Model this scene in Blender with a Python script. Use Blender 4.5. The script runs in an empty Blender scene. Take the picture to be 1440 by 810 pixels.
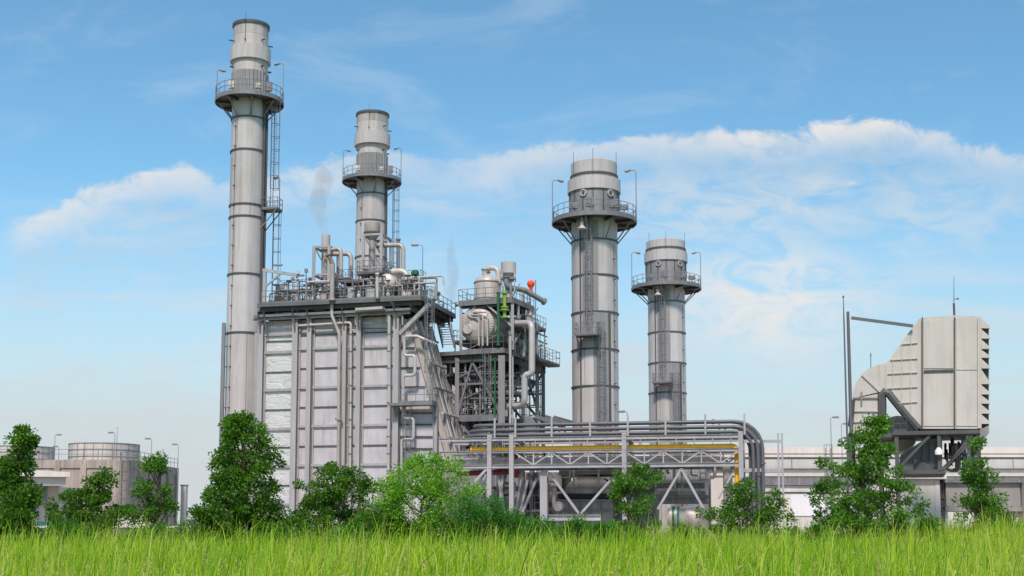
import bpy, math, random
import numpy as np
from mathutils import Vector, Matrix, noise as mnoise
R = math.radians
rnd = random.Random(7)
scene = bpy.context.scene
col = scene.collection

# ------------------------------------------------------------------ camera
F = 1800.0                 # focal length in pixels of the 1440 wide photograph
PITCH = R(6.0)
EYE = 1.7
HOR = 738.0
YP = HOR - F * math.tan(PITCH)
cam_d = bpy.data.cameras.new('camera')
cam = bpy.data.objects.new('camera', cam_d)
col.objects.link(cam)
cam.location = (0, 0, EYE)
cam.rotation_euler = (math.pi / 2 + PITCH, 0, 0)
cam_d.sensor_width = 36
cam_d.lens = F / 1440 * 36
cam_d.shift_y = (YP - 405) / 1440
cam_d.clip_start = 0.5
cam_d.clip_end = 6000
scene.camera = cam
CP, SP = math.cos(PITCH), math.sin(PITCH)

def ray(x, y):
    cx = (x - 720) / F; cy = (YP - y) / F
    return Vector((cx, CP - cy * SP, SP + cy * CP))
def P(x, y, d):
    r = ray(x, y)
    r = r * (d / r.y)
    return Vector((r.x, r.y, r.z + EYE))
def zof(y, d): return P(720, y, d).z
def mpp(p): return (p[1] * CP + (p[2] - EYE) * SP) / F      # metres per photo pixel at a point
class Plane:
    """vertical plane through a point, turned by th (right end nearer when th > 0)"""
    def __init__(s, px, py, d, th):
        p = P(px, py, d); s.o = Vector((p.x, p.y, 0))
        s.u = Vector((math.cos(R(th)), -math.sin(R(th)), 0)); s.v = Vector((math.sin(R(th)), math.cos(R(th)), 0))
    def at(s, px, py, t=0.0):
        r = ray(px, py); lam = (t + s.o.dot(s.v)) / r.dot(s.v)
        q = r * lam; q.z += EYE
        return q
    def S(s, px, py, t=0.0): return (s.at(px, py, t) - s.o).dot(s.u)
    def w(s, a, t, z): return s.o + s.u * a + s.v * t + Vector((0, 0, z))

# ------------------------------------------------------------------ mesh builder
Zv = Vector((0, 0, 1))
WM = {}
def fr(p, q, up=Zv):
    d = (q - p).normalized(); s = d.cross(up)
    if s.length < 1e-4: s = d.cross(Vector((0, 1, 0)))
    if s.length < 1e-4: s = Vector((1, 0, 0))
    s.normalize(); return d, s, s.cross(d)
class MB:
    def __init__(s): s.v = []; s.f = []
    def add(s, vs, fs):
        n = len(s.v); s.v.extend([Vector(x) for x in vs]); s.f.extend([tuple(i + n for i in f) for f in fs]); return s
    def hexa(s, c):   # 8 corners: bottom 4 ccw, top 4
        return s.add(c, [(3, 2, 1, 0), (4, 5, 6, 7), (0, 1, 5, 4), (1, 2, 6, 5), (2, 3, 7, 6), (3, 0, 4, 7)])
    def box(s, x0, x1, y0, y1, z0, z1):
        return s.hexa([(x0, y0, z0), (x1, y0, z0), (x1, y1, z0), (x0, y1, z0), (x0, y0, z1), (x1, y0, z1), (x1, y1, z1), (x0, y1, z1)])
    def pbox(s, pl, a0, a1, t0, t1, z0, z1):
        return s.hexa([pl.w(a0, t0, z0), pl.w(a1, t0, z0), pl.w(a1, t1, z0), pl.w(a0, t1, z0), pl.w(a0, t0, z1), pl.w(a1, t0, z1), pl.w(a1, t1, z1), pl.w(a0, t1, z1)])
    def prof(s, p, q, pts, up=Zv):     # extrude a closed 2d profile from p to q
        p = Vector(p); q = Vector(q); d, a, b = fr(p, q, up); n = len(pts)
        vs = [p + a * x + b * y for x, y in pts] + [q + a * x + b * y for x, y in pts]
        fs = [(i, (i + 1) % n, n + (i + 1) % n, n + i) for i in range(n)]
        return s.add(vs, fs + [tuple(range(n - 1, -1, -1)), tuple(range(n, 2 * n))])
    def beam(s, p, q, w, h=None, up=Zv):
        h = h or w; return s.prof(p, q, [(-w / 2, -h / 2), (w / 2, -h / 2), (w / 2, h / 2), (-w / 2, h / 2)], up)
    def ibeam(s, p, q, w, h=None, up=Zv, t=None):
        h = h or w; t = t or max(.03, w * .13); k = t / 2
        return s.prof(p, q, [(-w / 2, -h / 2), (w / 2, -h / 2), (w / 2, -h / 2 + t), (k, -h / 2 + t), (k, h / 2 - t), (w / 2, h / 2 - t), (w / 2, h / 2), (-w / 2, h / 2), (-w / 2, h / 2 - t), (-k, h / 2 - t), (-k, -h / 2 + t), (-w / 2, -h / 2 + t)], up)
    def tube(s, p, q, r, n=8, r2=None):
        p = Vector(p); q = Vector(q); r2 = r if r2 is None else r2; d, a, b = fr(p, q)
        A = [2 * math.pi * i / n for i in range(n)]
        vs = [p + (a * math.cos(t) + b * math.sin(t)) * r for t in A] + [q + (a * math.cos(t) + b * math.sin(t)) * r2 for t in A]
        fs = [(i, (i + 1) % n, n + (i + 1) % n, n + i) for i in range(n)]
        return s.add(vs, fs + [tuple(range(n - 1, -1, -1)), tuple(range(n, 2 * n))])
    def sweep(s, pts, r, n=8, radii=None, closed=False):
        pts = [Vector(p) for p in pts]; m = len(pts); vs = []; prev = None
        for i, p in enumerate(pts):
            a = pts[(i - 1) % m] if (i > 0 or closed) else p; b = pts[(i + 1) % m] if (i < m - 1 or closed) else p
            d = (b - a).normalized()
            if prev is None:
                sd = d.cross(Zv)
                if sd.length < 1e-3: sd = d.cross(Vector((0, 1, 0)))
            else: sd = prev - d * prev.dot(d)
            sd.normalize(); prev = sd; up = sd.cross(d); rr = radii[i] if radii else r
            vs += [p + (sd * math.cos(2 * math.pi * k / n) + up * math.sin(2 * math.pi * k / n)) * rr for k in range(n)]
        fs = []
        for i in range(m if closed else m - 1):
            j = (i + 1) % m
            fs += [(i * n + k, i * n + (k + 1) % n, j * n + (k + 1) % n, j * n + k) for k in range(n)]
        if not closed: fs += [tuple(range(n - 1, -1, -1)), tuple(range((m - 1) * n, m * n))]
        return s.add(vs, fs)
    def pipe(s, pts, r, bend=None, n=10):
        pts = [Vector(p) for p in pts]; bend = bend or r * 2.2; out = [pts[0]]
        for i in range(1, len(pts) - 1):
            a, p, b = pts[i - 1], pts[i], pts[i + 1]; da = a - p; db = b - p
            if da.length < 1e-5 or db.length < 1e-5: continue
            cs = max(-1, min(1, da.normalized().dot(db.normalized()))); ang = math.acos(cs)
            if ang > 3.1 or ang < .05: out.append(p); continue
            k = min(bend / math.tan(ang / 2), da.length * .49, db.length * .49)
            A = p + da.normalized() * k; B = p + db.normalized() * k; rr = k * math.tan(ang / 2)
            c = p + (da.normalized() + db.normalized()).normalized() * (rr / math.sin(ang / 2))
            va = A - c; vb = B - c
            om = va.angle(vb); m = 6
            for j in range(m + 1):
                t = j / m
                out.append(c + (va * math.sin((1 - t) * om) + vb * math.sin(t * om)) / math.sin(om) if om > 1e-3 else A.lerp(B, t))
        out.append(pts[-1]); return s.sweep(out, r, n)
    def lathe(s, prof, c=(0, 0, 0), n=40, axis=None, cap0=False, cap1=False, a0=0, a1=2 * math.pi):
        c = Vector(c)
        if axis is None: X, Y, A = Vector((1, 0, 0)), Vector((0, 1, 0)), Zv
        else:
            A = Vector(axis).normalized(); X = A.cross(Zv)
            if X.length < 1e-3: X = Vector((1, 0, 0))
            X.normalize(); Y = A.cross(X)
        full = abs(a1 - a0 - 2 * math.pi) < 1e-6; m = n if full else n + 1; vs = []
        for r, z in prof:
            vs += [c + X * (r * math.cos(a0 + (a1 - a0) * k / n)) + Y * (r * math.sin(a0 + (a1 - a0) * k / n)) + A * z for k in range(m)]
        fs = []
        for i in range(len(prof) - 1):
            for k in range(n):
                k2 = (k + 1) % m; fs.append((i * m + k, i * m + k2, (i + 1) * m + k2, (i + 1) * m + k))
        if cap0: fs.append(tuple(range(m - 1, -1, -1)))
        if cap1: fs.append(tuple(range((len(prof) - 1) * m, len(prof) * m)))
        return s.add(vs, fs)
    def ringband(s, c, r0, r1, z0, z1, n=40):   # closed ring with a rectangular section
        return s.lathe([(r0, z0), (r1, z0), (r1, z1), (r0, z1), (r0, z0)], c, n)
    def arcpanel(s, c, r, z0, z1, a0, a1, th, n=8):
        vs = []; fs = []
        for i in range(n + 1):
            a = a0 + (a1 - a0) * i / n; e = Vector((math.cos(a), math.sin(a), 0)); c0 = Vector(c)
            for rr, z in ((r, z0), (r + th, z0), (r + th, z1), (r, z1)): vs.append(c0 + e * rr + Zv * z)
        for i in range(n):
            for k in range(4): fs.append((i * 4 + k, i * 4 + (k + 1) % 4, i * 4 + 4 + (k + 1) % 4, i * 4 + 4 + k))
        return s.add(vs, fs + [(3, 2, 1, 0), tuple(n * 4 + k for k in range(4))])
    def plate(s, poly, off):          # polygon (3d points) thickened by vector off
        poly = [Vector(p) for p in poly]; off = Vector(off); n = len(poly)
        return s.add(poly + [p + off for p in poly], [tuple(range(n - 1, -1, -1)), tuple(range(n, 2 * n))] + [(i, (i + 1) % n, n + (i + 1) % n, n + i) for i in range(n)])
    def ball(s, c, r, n=12, sx=1, sz=1):
        m = n // 2; return s.lathe([(max(.001, r * sx * math.sin(math.pi * i / m)), -r * sz * math.cos(math.pi * i / m)) for i in range(m + 1)], c, n)
    def obj(s, name, mat, parent=None, ang=38, label=None):
        me = bpy.data.meshes.new(name)
        inv = WM[parent.name].inverted() if parent is not None and parent.name in WM else Matrix.Identity(4)
        me.from_pydata([inv @ v for v in s.v], [], s.f)
        me.polygons.foreach_set('use_smooth', [True] * len(me.polygons))
        me.update()
        me.set_sharp_from_angle(angle=R(ang))
        if mat is not None: me.materials.append(mat)
        o = bpy.data.objects.new(name, me); col.objects.link(o)
        if parent is not None:
            o.parent = parent; WM[o.name] = WM.get(parent.name, Matrix.Identity(4))
        if label: o['label'] = label
        return o
    def recalc(s): return s
def thing(name, label, cat, loc=(0, 0, 0), group=None, rz=0.0):
    o = bpy.data.objects.new(name, None); o.empty_display_size = .3; col.objects.link(o)
    o.location = loc; o.rotation_euler = (0, 0, rz); o['label'] = label; o['category'] = cat
    if group: o['group'] = group
    WM[o.name] = Matrix.Translation(Vector(loc)) @ Matrix.Rotation(rz, 4, 'Z')
    return o
def solo(mb, name, mat, label, cat, loc, group=None, ang=38):   # a thing that is one mesh, origin at its base
    loc = Vector(loc); mb.v = [v - loc for v in mb.v]
    o = mb.obj(name, mat, None, ang); o.location = loc; o['label'] = label; o['category'] = cat
    if group: o['group'] = group
    WM[o.name] = Matrix.Translation(loc); return o
def kids(o): return list(o.children)
def copy_tree(o, loc=None, rz=None, label=None, parent=None):
    c = o.copy(); col.objects.link(c); c.parent = parent
    if loc is not None: c.location = loc
    if rz is not None: c.rotation_euler = (0, 0, rz)
    if label: c['label'] = label
    for k in kids(o): copy_tree(k, parent=c)
    return c

# ------------------------------------------------------------------ materials
def nodes(name):
    m = bpy.data.materials.new(name); m.use_nodes = True; nt = m.node_tree
    b = nt.nodes['Principled BSDF']; return m, nt, b
def N(nt, t, **k):
    n = nt.nodes.new(t)
    for a, v in k.items():
        if a.startswith('i_'):
            a = a[2:]; a = int(a) if a.isdigit() else a
            n.inputs[a].default_value = v
        else: setattr(n, a, v)
    return n
def mulc(c, k): return (min(1, c[0] * k), min(1, c[1] * k), min(1, c[2] * k), 1)
def paint(name, base, rough=.55, metal=0.0, var=.12, streak=.18, dirt=None, dirt_amt=0.0, bump=.0, scale=.35, stretch=.06, spec=.35):
    """painted or clad metal: large soft tone patches, vertical run-off streaks, dirt with a shape of its own"""
    m, nt, b = nodes(name); L = nt.links
    tc = N(nt, 'ShaderNodeTexCoord')
    n1 = N(nt, 'ShaderNodeTexNoise', i_Scale=scale, i_Detail=5.0, i_Roughness=.6); L.new(tc.outputs['Object'], n1.inputs['Vector'])
    mp = N(nt, 'ShaderNodeMapping'); mp.inputs['Scale'].default_value = (1.9, 1.9, stretch); L.new(tc.outputs['Object'], mp.inputs['Vector'])
    n2 = N(nt, 'ShaderNodeTexNoise', i_Scale=1.0, i_Detail=4.0, i_Roughness=.62); L.new(mp.outputs[0], n2.inputs['Vector'])
    r1 = N(nt, 'ShaderNodeMapRange'); r1.inputs[1].default_value = .3; r1.inputs[2].default_value = .7; r1.inputs[3].default_value = 1 - var; r1.inputs[4].default_value = 1 + var * .6
    L.new(n1.outputs[0], r1.inputs[0])
    r2 = N(nt, 'ShaderNodeMapRange'); r2.inputs[1].default_value = .35; r2.inputs[2].default_value = .68; r2.inputs[3].default_value = 1 - streak; r2.inputs[4].default_value = 1 + streak * .35
    L.new(n2.outputs[0], r2.inputs[0])
    mu = N(nt, 'ShaderNodeMath', operation='MULTIPLY'); L.new(r1.outputs[0], mu.inputs[0]); L.new(r2.outputs[0], mu.inputs[1])
    vm = N(nt, 'ShaderNodeVectorMath', operation='SCALE'); vm.inputs[0].default_value = (min(1, base[0] * 1.03), base[1] * .965, base[2] * .975); L.new(mu.outputs[0], vm.inputs['Scale'])
    out = vm.outputs[0]
    if dirt:
        mp3 = N(nt, 'ShaderNodeMapping'); mp3.inputs['Scale'].default_value = (1.7, 1.7, .22); mp3.inputs['Location'].default_value = (3, 7, 1); L.new(tc.outputs['Object'], mp3.inputs['Vector'])
        n3 = N(nt, 'ShaderNodeTexNoise', i_Scale=1.0, i_Detail=6.0, i_Roughness=.68); L.new(mp3.outputs[0], n3.inputs['Vector'])
        r3 = N(nt, 'ShaderNodeMapRange'); r3.inputs[1].default_value = .52; r3.inputs[2].default_value = .72; r3.inputs[3].default_value = 0; r3.inputs[4].default_value = dirt_amt
        L.new(n3.outputs[0], r3.inputs[0])
        mx = N(nt, 'ShaderNodeMix', data_type='RGBA'); L.new(r3.outputs[0], mx.inputs['Factor']); L.new(out, mx.inputs[6]); mx.inputs[7].default_value = (*dirt, 1)
        out = mx.outputs[2]
    L.new(out, b.inputs['Base Color'])
    b.inputs['Roughness'].default_value = rough; b.inputs['Metallic'].default_value = metal; b.inputs['Specular IOR Level'].default_value = spec
    if bump:
        bp = N(nt, 'ShaderNodeBump', i_Strength=.6, i_Distance=bump); nb = N(nt, 'ShaderNodeTexNoise', i_Scale=1.3, i_Detail=3.0)
        L.new(tc.outputs['Object'], nb.inputs['Vector']); L.new(nb.outputs[0], bp.inputs['Height']); L.new(bp.outputs[0], b.inputs['Normal'])
    return m
M = {}
M['stack'] = paint('stack_paint', (.53, .505, .485), .5, .0, .10, .14, (.32, .26, .21), .5, scale=.2)
M['stack_warm'] = paint('stack_paint_warm', (.53, .495, .46), .5, .0, .10, .18, (.36, .30, .25), .45, scale=.2)
M['stack_b'] = paint('stack_paint_second_coat', (.50, .475, .45), .5, .0, .12, .2, (.30, .23, .17), .6, scale=.25)
M['stack_c'] = paint('stack_paint_faded', (.57, .55, .53), .48, .0, .10, .12, (.36, .31, .26), .45, scale=.3)
M['stack_dull'] = paint('weathered_collar_steel', (.30, .295, .29), .55, .1, .15, .25, (.22, .19, .17), .5)
M['stack_soot'] = paint('soot_stained_stack_paint', (.47, .44, .41), .6, 0, .15, .3, (.16, .13, .11), .75, scale=.5)
M['ladder_strip'] = paint('grey_strip_paint', (.30, .30, .30), .6, 0, .1, .2)
M['steel'] = paint('galvanised_steel', (.235, .238, .24), .5, .25, .15, .2, (.25, .2, .16), .3)
M['dark_steel'] = paint('dark_grey_steel', (.10, .10, .10), .55, .1, .15, .2, (.13, .1, .08), .3)
M['grate'] = paint('deck_grating_steel', (.12, .122, .125), .6, .15, .2, .15)
M['column'] = paint('light_grey_column_paint', (.40, .395, .395), .55, 0, .1, .2, (.3, .24, .2), .45)
M['panel'] = paint('casing_panel_paint', (.53, .515, .525), .5, 0, .12, .10, (.33, .25, .20), .6, bump=.03, scale=.55, stretch=.25)
M['wrinkle'] = None
M['tan'] = paint('tan_duct_steel', (.44, .395, .35), .6, 0, .14, .12, (.30, .22, .17), .45, stretch=.3)
M['brown'] = paint('shaded_brown_sheet', (.24, .18, .14), .7, 0, .15, .1)  # darker brown puts the shade between the duct ribs into the colour
M['cladding'] = paint('aluminium_pipe_cladding', (.52, .495, .465), .45, .15, .08, .15, (.4, .33, .28), .35)
M['oldpipe'] = paint('stained_pipe_cladding', (.50, .45, .41), .45, .2, .15, .25, (.28, .17, .11), .7)
M['rust'] = paint('rusty_pipe', (.30, .20, .15), .7, .1, .25, .3, (.16, .08, .05), .7)
M['vessel'] = paint('pale_pinkish_vessel_cladding', (.64, .59, .555), .45, .1, .08, .15, (.42, .33, .27), .4)
M['edge'] = paint('deck_edge_steel', (.155, .16, .165), .55, .15, .12, .15, (.2, .15, .12), .3)
M['cream'] = paint('cream_vessel_cladding', (.60, .55, .49), .45, .15, .1, .2, (.4, .3, .22), .5)
M['rackpaint'] = paint('pipe_rack_paint', (.42, .41, .42), .5, 0, .1, .15, (.28, .22, .19), .35)
M['greypipe'] = paint('grey_process_pipe', (.15, .153, .16), .42, .15, .12, .12)
M['yellow'] = paint('yellow_gas_pipe_paint', (.95, .48, .012), .35, 0, .06, .08, (.5, .25, .04), .3)
M['towercol'] = paint('grey_brown_tower_steel', (.27, .26, .255), .6, 0, .15, .2, (.2, .15, .12), .4)
M['green'] = paint('green_pipe_paint', (.035, .13, .06), .45, 0, .1, .1)
M['lime'] = paint('lime_green_pipe_paint', (.24, .38, .07), .45, 0, .1, .1)
M['red'] = paint('red_pipe_paint', (.17, .028, .025), .5, 0, .15, .1)
M['orange'] = paint('orange_windsock_cloth', (.95, .10, .03), .7, 0, .06, .05)
M['teal'] = paint('teal_container_paint', (.05, .25, .22), .6, 0, .1, .1)
M['intake'] = paint('beige_intake_panels', (.57, .535, .485), .5, 0, .08, .07, (.38, .33, .27), .5, bump=.03)
M['white'] = paint('white_wall_paint', (.69, .65, .60), .6, 0, .06, .12, (.5, .46, .4), .35)
M['whitepanel'] = paint('white_door_paint', (.82, .82, .82), .5, 0, .03, .06)
M['fascia'] = paint('cream_fascia_paint', (.68, .63, .56), .6, 0, .06, .1, (.5, .45, .38), .3)
M['canopy'] = paint('weathered_shadow_grey', (.22, .215, .22), .7, 0, .2, .3, (.36, .35, .34), .6, scale=1.2, stretch=.6)  # dark grey holds the canopy's shadow in its colour; shed roof shares it
M['concrete'] = paint('stained_concrete', (.44, .385, .325), .85, 0, .15, .28, (.15, .12, .10), .75, bump=.05, scale=.5)
M['tankshell'] = paint('pale_tank_shell', (.60, .56, .50), .6, 0, .1, .2, (.34, .28, .22), .5)
M['lampgrey'] = paint('lamp_post_grey', (.27, .28, .30), .5, .2, .1, .1)
M['lens'] = paint('lamp_lens_plastic', (.75, .74, .7), .3, 0, .03, .02)
M['mach'] = paint('mid_grey_machine_paint', (.33, .32, .315), .55, 0, .14, .2, (.2, .16, .13), .5)
M['brownbox'] = paint('brown_grey_cladding', (.33, .30, .29), .6, 0, .12, .25, (.2, .16, .14), .5)
M['hole'] = paint('near_black_fill', (.04, .04, .04), .9, 0, .1, .1)  # near-black colour puts shade into openings; wheels and a joint share it

def mat_wrinkle():
    m, nt, b = nodes('wrinkled_white_insulation_skin'); L = nt.links
    tc = N(nt, 'ShaderNodeTexCoord'); mp = N(nt, 'ShaderNodeMapping'); mp.inputs['Scale'].default_value = (.8, .8, 2.0); L.new(tc.outputs['Object'], mp.inputs['Vector'])
    n1 = N(nt, 'ShaderNodeTexNoise', i_Scale=1.1, i_Detail=4.0, i_Roughness=.55, i_Distortion=1.2); L.new(mp.outputs[0], n1.inputs['Vector'])
    r = N(nt, 'ShaderNodeValToRGB'); r.color_ramp.elements[0].position = .30; r.color_ramp.elements[0].color = (.40, .36, .31, 1)
    r.color_ramp.elements[1].position = .43; r.color_ramp.elements[1].color = (.62, .585, .57, 1); L.new(n1.outputs[0], r.inputs[0]); L.new(r.outputs[0], b.inputs['Base Color'])
    bp = N(nt, 'ShaderNodeBump', i_Strength=.8, i_Distance=.14); L.new(n1.outputs[0], bp.inputs['Height']); L.new(bp.outputs[0], b.inputs['Normal'])
    b.inputs['Roughness'].default_value = .42; b.inputs['Metallic'].default_value = .1; return m
M['wrinkle'] = mat_wrinkle()

def mat_perf():
    m, nt, b = nodes('perforated_duct_sheet'); L = nt.links
    tc = N(nt, 'ShaderNodeTexCoord'); v = N(nt, 'ShaderNodeTexVoronoi', i_Scale=5.0, i_Randomness=.1); L.new(tc.outputs['Object'], v.inputs['Vector'])
    r = N(nt, 'ShaderNodeValToRGB'); r.color_ramp.elements[0].position = .22; r.color_ramp.elements[0].color = (.42, .42, .43, 1); r.color_ramp.elements[1].position = .34; r.color_ramp.elements[1].color = (.25, .25, .26, 1)
    L.new(v.outputs['Distance'], r.inputs[0]); L.new(r.outputs[0], b.inputs['Base Color']); b.inputs['Roughness'].default_value = .6; return m
M['perf'] = mat_perf()

def mat_corr(name, base, freq=4.0, axis='X'):
    m, nt, b = nodes(name); L = nt.links
    tc = N(nt, 'ShaderNodeTexCoord'); w = N(nt, 'ShaderNodeTexWave', wave_type='BANDS', bands_direction=axis, i_Scale=freq / 6.283 * 2); w.inputs['Distortion'].default_value = 0
    L.new(tc.outputs['Object'], w.inputs['Vector']); bp = N(nt, 'ShaderNodeBump', i_Strength=.8, i_Distance=.06); L.new(w.outputs['Fac'], bp.inputs['Height']); L.new(bp.outputs[0], b.inputs['Normal'])
    mp = N(nt, 'ShaderNodeMapping'); mp.inputs['Scale'].default_value = (1.5, 1.5, .15); L.new(tc.outputs['Object'], mp.inputs['Vector'])
    n = N(nt, 'ShaderNodeTexNoise', i_Scale=1.0, i_Detail=5.0); L.new(mp.outputs[0], n.inputs['Vector'])
    mx = N(nt, 'ShaderNodeMix', data_type='RGBA'); L.new(n.outputs[0], mx.inputs['Factor']); mx.inputs[6].default_value = mulc(base, .82); mx.inputs[7].default_value = mulc(base, 1.1)
    L.new(mx.outputs[2], b.inputs['Base Color']); b.inputs['Roughness'].default_value = .55; return m
M['corr'] = mat_corr('ribbed_white_cladding', (.70, .65, .59), 9)
M['corr_brown'] = mat_corr('ribbed_brown_grey_cladding', (.42, .37, .35), 9)

def mat_leaf(name, c0, c1, transl=.46, rough=.45):
    m, nt, b = nodes(name); L = nt.links
    g = N(nt, 'ShaderNodeNewGeometry'); tc = N(nt, 'ShaderNodeTexCoord')
    n = N(nt, 'ShaderNodeTexNoise', i_Scale=1.1, i_Detail=2.0); L.new(tc.outputs['Object'], n.inputs['Vector'])
    mixf = N(nt, 'ShaderNodeMath', operation='MULTIPLY_ADD'); L.new(g.outputs['Random Per Island'], mixf.inputs[0]); mixf.inputs[1].default_value = .65
    sb = N(nt, 'ShaderNodeMath', operation='MULTIPLY_ADD'); L.new(n.outputs[0], sb.inputs[0]); sb.inputs[1].default_value = 1.2; sb.inputs[2].default_value = -.42; L.new(sb.outputs[0], mixf.inputs[2])
    mx = N(nt, 'ShaderNodeMix', data_type='RGBA'); mx.clamp_factor = True; L.new(mixf.outputs[0], mx.inputs['Factor']); mx.inputs[6].default_value = (*c0, 1); mx.inputs[7].default_value = (*c1, 1)
    L.new(mx.outputs[2], b.inputs['Base Color']); b.inputs['Roughness'].default_value = rough; b.inputs['Specular IOR Level'].default_value = .4
    tr = N(nt, 'ShaderNodeBsdfTranslucent'); hs = N(nt, 'ShaderNodeHueSaturation', i_Value=1.3, i_Saturation=1.1); L.new(mx.outputs[2], hs.inputs['Color']); L.new(hs.outputs[0], tr.inputs['Color'])
    ms = N(nt, 'ShaderNodeMixShader'); ms.inputs[0].default_value = transl; L.new(b.outputs[0], ms.inputs[1]); L.new(tr.outputs[0], ms.inputs[2])
    L.new(ms.outputs[0], nt.nodes['Material Output'].inputs['Surface']); return m
M['leaf_dark'] = mat_leaf('dark_green_leaves', (.026, .085, .010), (.185, .36, .040))
M['leaf_mid'] = mat_leaf('mid_green_leaves', (.032, .102, .012), (.205, .40, .046))
M['leaf_bright'] = mat_leaf('bright_green_leaves', (.10, .27, .018), (.33, .58, .045), .4)
M['leaf_fern'] = mat_leaf('feathery_green_leaves', (.030, .130, .018), (.110, .320, .035), .4)
M['bark'] = paint('brown_bark', (.14, .10, .07), .9, 0, .2, .2)
def mat_grass():
    m, nt, b = nodes('grass_blades'); L = nt.links
    g = N(nt, 'ShaderNodeNewGeometry'); tc = N(nt, 'ShaderNodeTexCoord')
    n = N(nt, 'ShaderNodeTexNoise', i_Scale=.32, i_Detail=5.0, i_Roughness=.65); L.new(tc.outputs['Object'], n.inputs['Vector'])
    sb = N(nt, 'ShaderNodeMath', operation='MULTIPLY_ADD'); L.new(n.outputs[0], sb.inputs[0]); sb.inputs[1].default_value = 2.2; sb.inputs[2].default_value = -.98
    ad = N(nt, 'ShaderNodeMath', operation='MULTIPLY_ADD'); L.new(g.outputs['Random Per Island'], ad.inputs[0]); ad.inputs[1].default_value = .85; L.new(sb.outputs[0], ad.inputs[2])
    cr = N(nt, 'ShaderNodeValToRGB'); e = cr.color_ramp.elements
    e[0].position = 0; e[0].color = (.07, .21, .008, 1); e[1].position = 1; e[1].color = (.56, .56, .13, 1)
    x = e.new(.45); x.color = (.29, .52, .010, 1); x = e.new(.72); x.color = (.52, .66, .022, 1)
    L.new(ad.outputs[0], cr.inputs[0]); L.new(cr.outputs[0], b.inputs['Base Color']); b.inputs['Roughness'].default_value = .5; b.inputs['Specular IOR Level'].default_value = .3
    tr = N(nt, 'ShaderNodeBsdfTranslucent'); L.new(cr.outputs[0], tr.inputs['Color'])
    ms = N(nt, 'ShaderNodeMixShader'); ms.inputs[0].default_value = .42; L.new(b.outputs[0], ms.inputs[1]); L.new(tr.outputs[0], ms.inputs[2])
    L.new(ms.outputs[0], nt.nodes['Material Output'].inputs['Surface']); return m
M['grass'] = mat_grass()
def mat_ground():
    m, nt, b = nodes('earth_and_turf'); L = nt.links
    tc = N(nt, 'ShaderNodeTexCoord'); n = N(nt, 'ShaderNodeTexNoise', i_Scale=.4, i_Detail=8.0); L.new(tc.outputs['Object'], n.inputs['Vector'])
    cr = N(nt, 'ShaderNodeValToRGB'); e = cr.color_ramp.elements; e[0].position = .35; e[0].color = (.07, .14, .015, 1); e[1].position = .7; e[1].color = (.15, .24, .03, 1)
    L.new(n.outputs[0], cr.inputs[0]); L.new(cr.outputs[0], b.inputs['Base Color']); b.inputs['Roughness'].default_value = .95; return m
M['ground'] = mat_ground()

# ------------------------------------------------------------------ common parts
def railing_mb(mb, pts, h=1.15, sp=1.5, r=.032, closed=False, toe=True):
    pts = [Vector(p) for p in pts]; segs = list(zip(pts, pts[1:] + ([pts[0]] if closed else [])))
    if not closed: segs = segs[:len(pts) - 1]
    for a, b in segs:
        n = max(1, round((b - a).length / sp))
        for i in range(n + (0 if closed else 1)):
            p = a.lerp(b, i / n); mb.tube(p, p + Zv * h, r, 5)
        for hh in (h, h * .55): mb.tube(a + Zv * hh, b + Zv * hh, r * .9, 5)
        if toe: mb.beam(a + Zv * .08, b + Zv * .08, .02, .16)
    return mb
def ladder_mb(mb, p0, p1, side, w=.45, step=.35, r=.035):
    p0 = Vector(p0); p1 = Vector(p1); side = Vector(side).normalized()
    for k in (-1, 1): mb.beam(p0 + side * k * w / 2, p1 + side * k * w / 2, r * 2, r * 1.4)
    n = int((p1 - p0).length / step)
    for i in range(1, n): p = p0.lerp(p1, i / n); mb.tube(p - side * w / 2, p + side * w / 2, r * .5, 4)
    return mb
def cage_mb(mb, p0, p1, side, out, w=.75, dep=.75, step=1.3, r=.022):
    p0 = Vector(p0); p1 = Vector(p1); side = Vector(side).normalized(); out = Vector(out).normalized()
    n = max(1, int((p1 - p0).length / step)); A = [math.pi * k / 8 for k in range(9)]
    sh = [side * (math.cos(a) * w / 2) + out * (math.sin(a) * dep) for a in A]
    for i in range(n + 1): p = p0.lerp(p1, i / n); mb.sweep([p + o for o in sh], r * 1.3, 4)
    for k in (0, 2, 4, 6, 8): mb.tube(p0 + sh[k], p1 + sh[k], r, 4)
    return mb
def lamp_parts(root, base, h, dirx, arm=1.0, diry=0.0, r=.05):
    """pole with a short arm and a cobra head: two parts of root"""
    base = Vector(base); d = Vector((dirx, diry, 0)).normalized(); top = base + Zv * h
    MB().sweep([base, base + Zv * (h * .5), top - Zv * .12, top + d * .1, top + d * arm], r, 6, [r, r * .85, r * .7, r * .65, r * .6]).obj('pole', M['lampgrey'], root)
    e = top + d * arm; s = d.cross(Zv)
    hd = MB()
    pr = [(-.05, .07), (.12, .12), (.42, .14), (.58, .06)]
    vs = []
    for t, w in pr:
        vs += [e + d * t + s * w + Zv * .02, e + d * t + s * w * .7 + Zv * .12, e + d * t - s * w * .7 + Zv * .12, e + d * t - s * w + Zv * .02, e + d * t - s * w * .6 - Zv * .08, e + d * t + s * w * .6 - Zv * .08]
    fs = []
    for i in range(3):
        for k in range(6): fs.append((i * 6 + k, i * 6 + (k + 1) % 6, i * 6 + 6 + (k + 1) % 6, i * 6 + 6 + k))
    hd.add(vs, fs + [(5, 4, 3, 2, 1, 0), tuple(18 + k for k in range(6))]).obj('lamp_head', M['lampgrey'], root)
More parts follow.
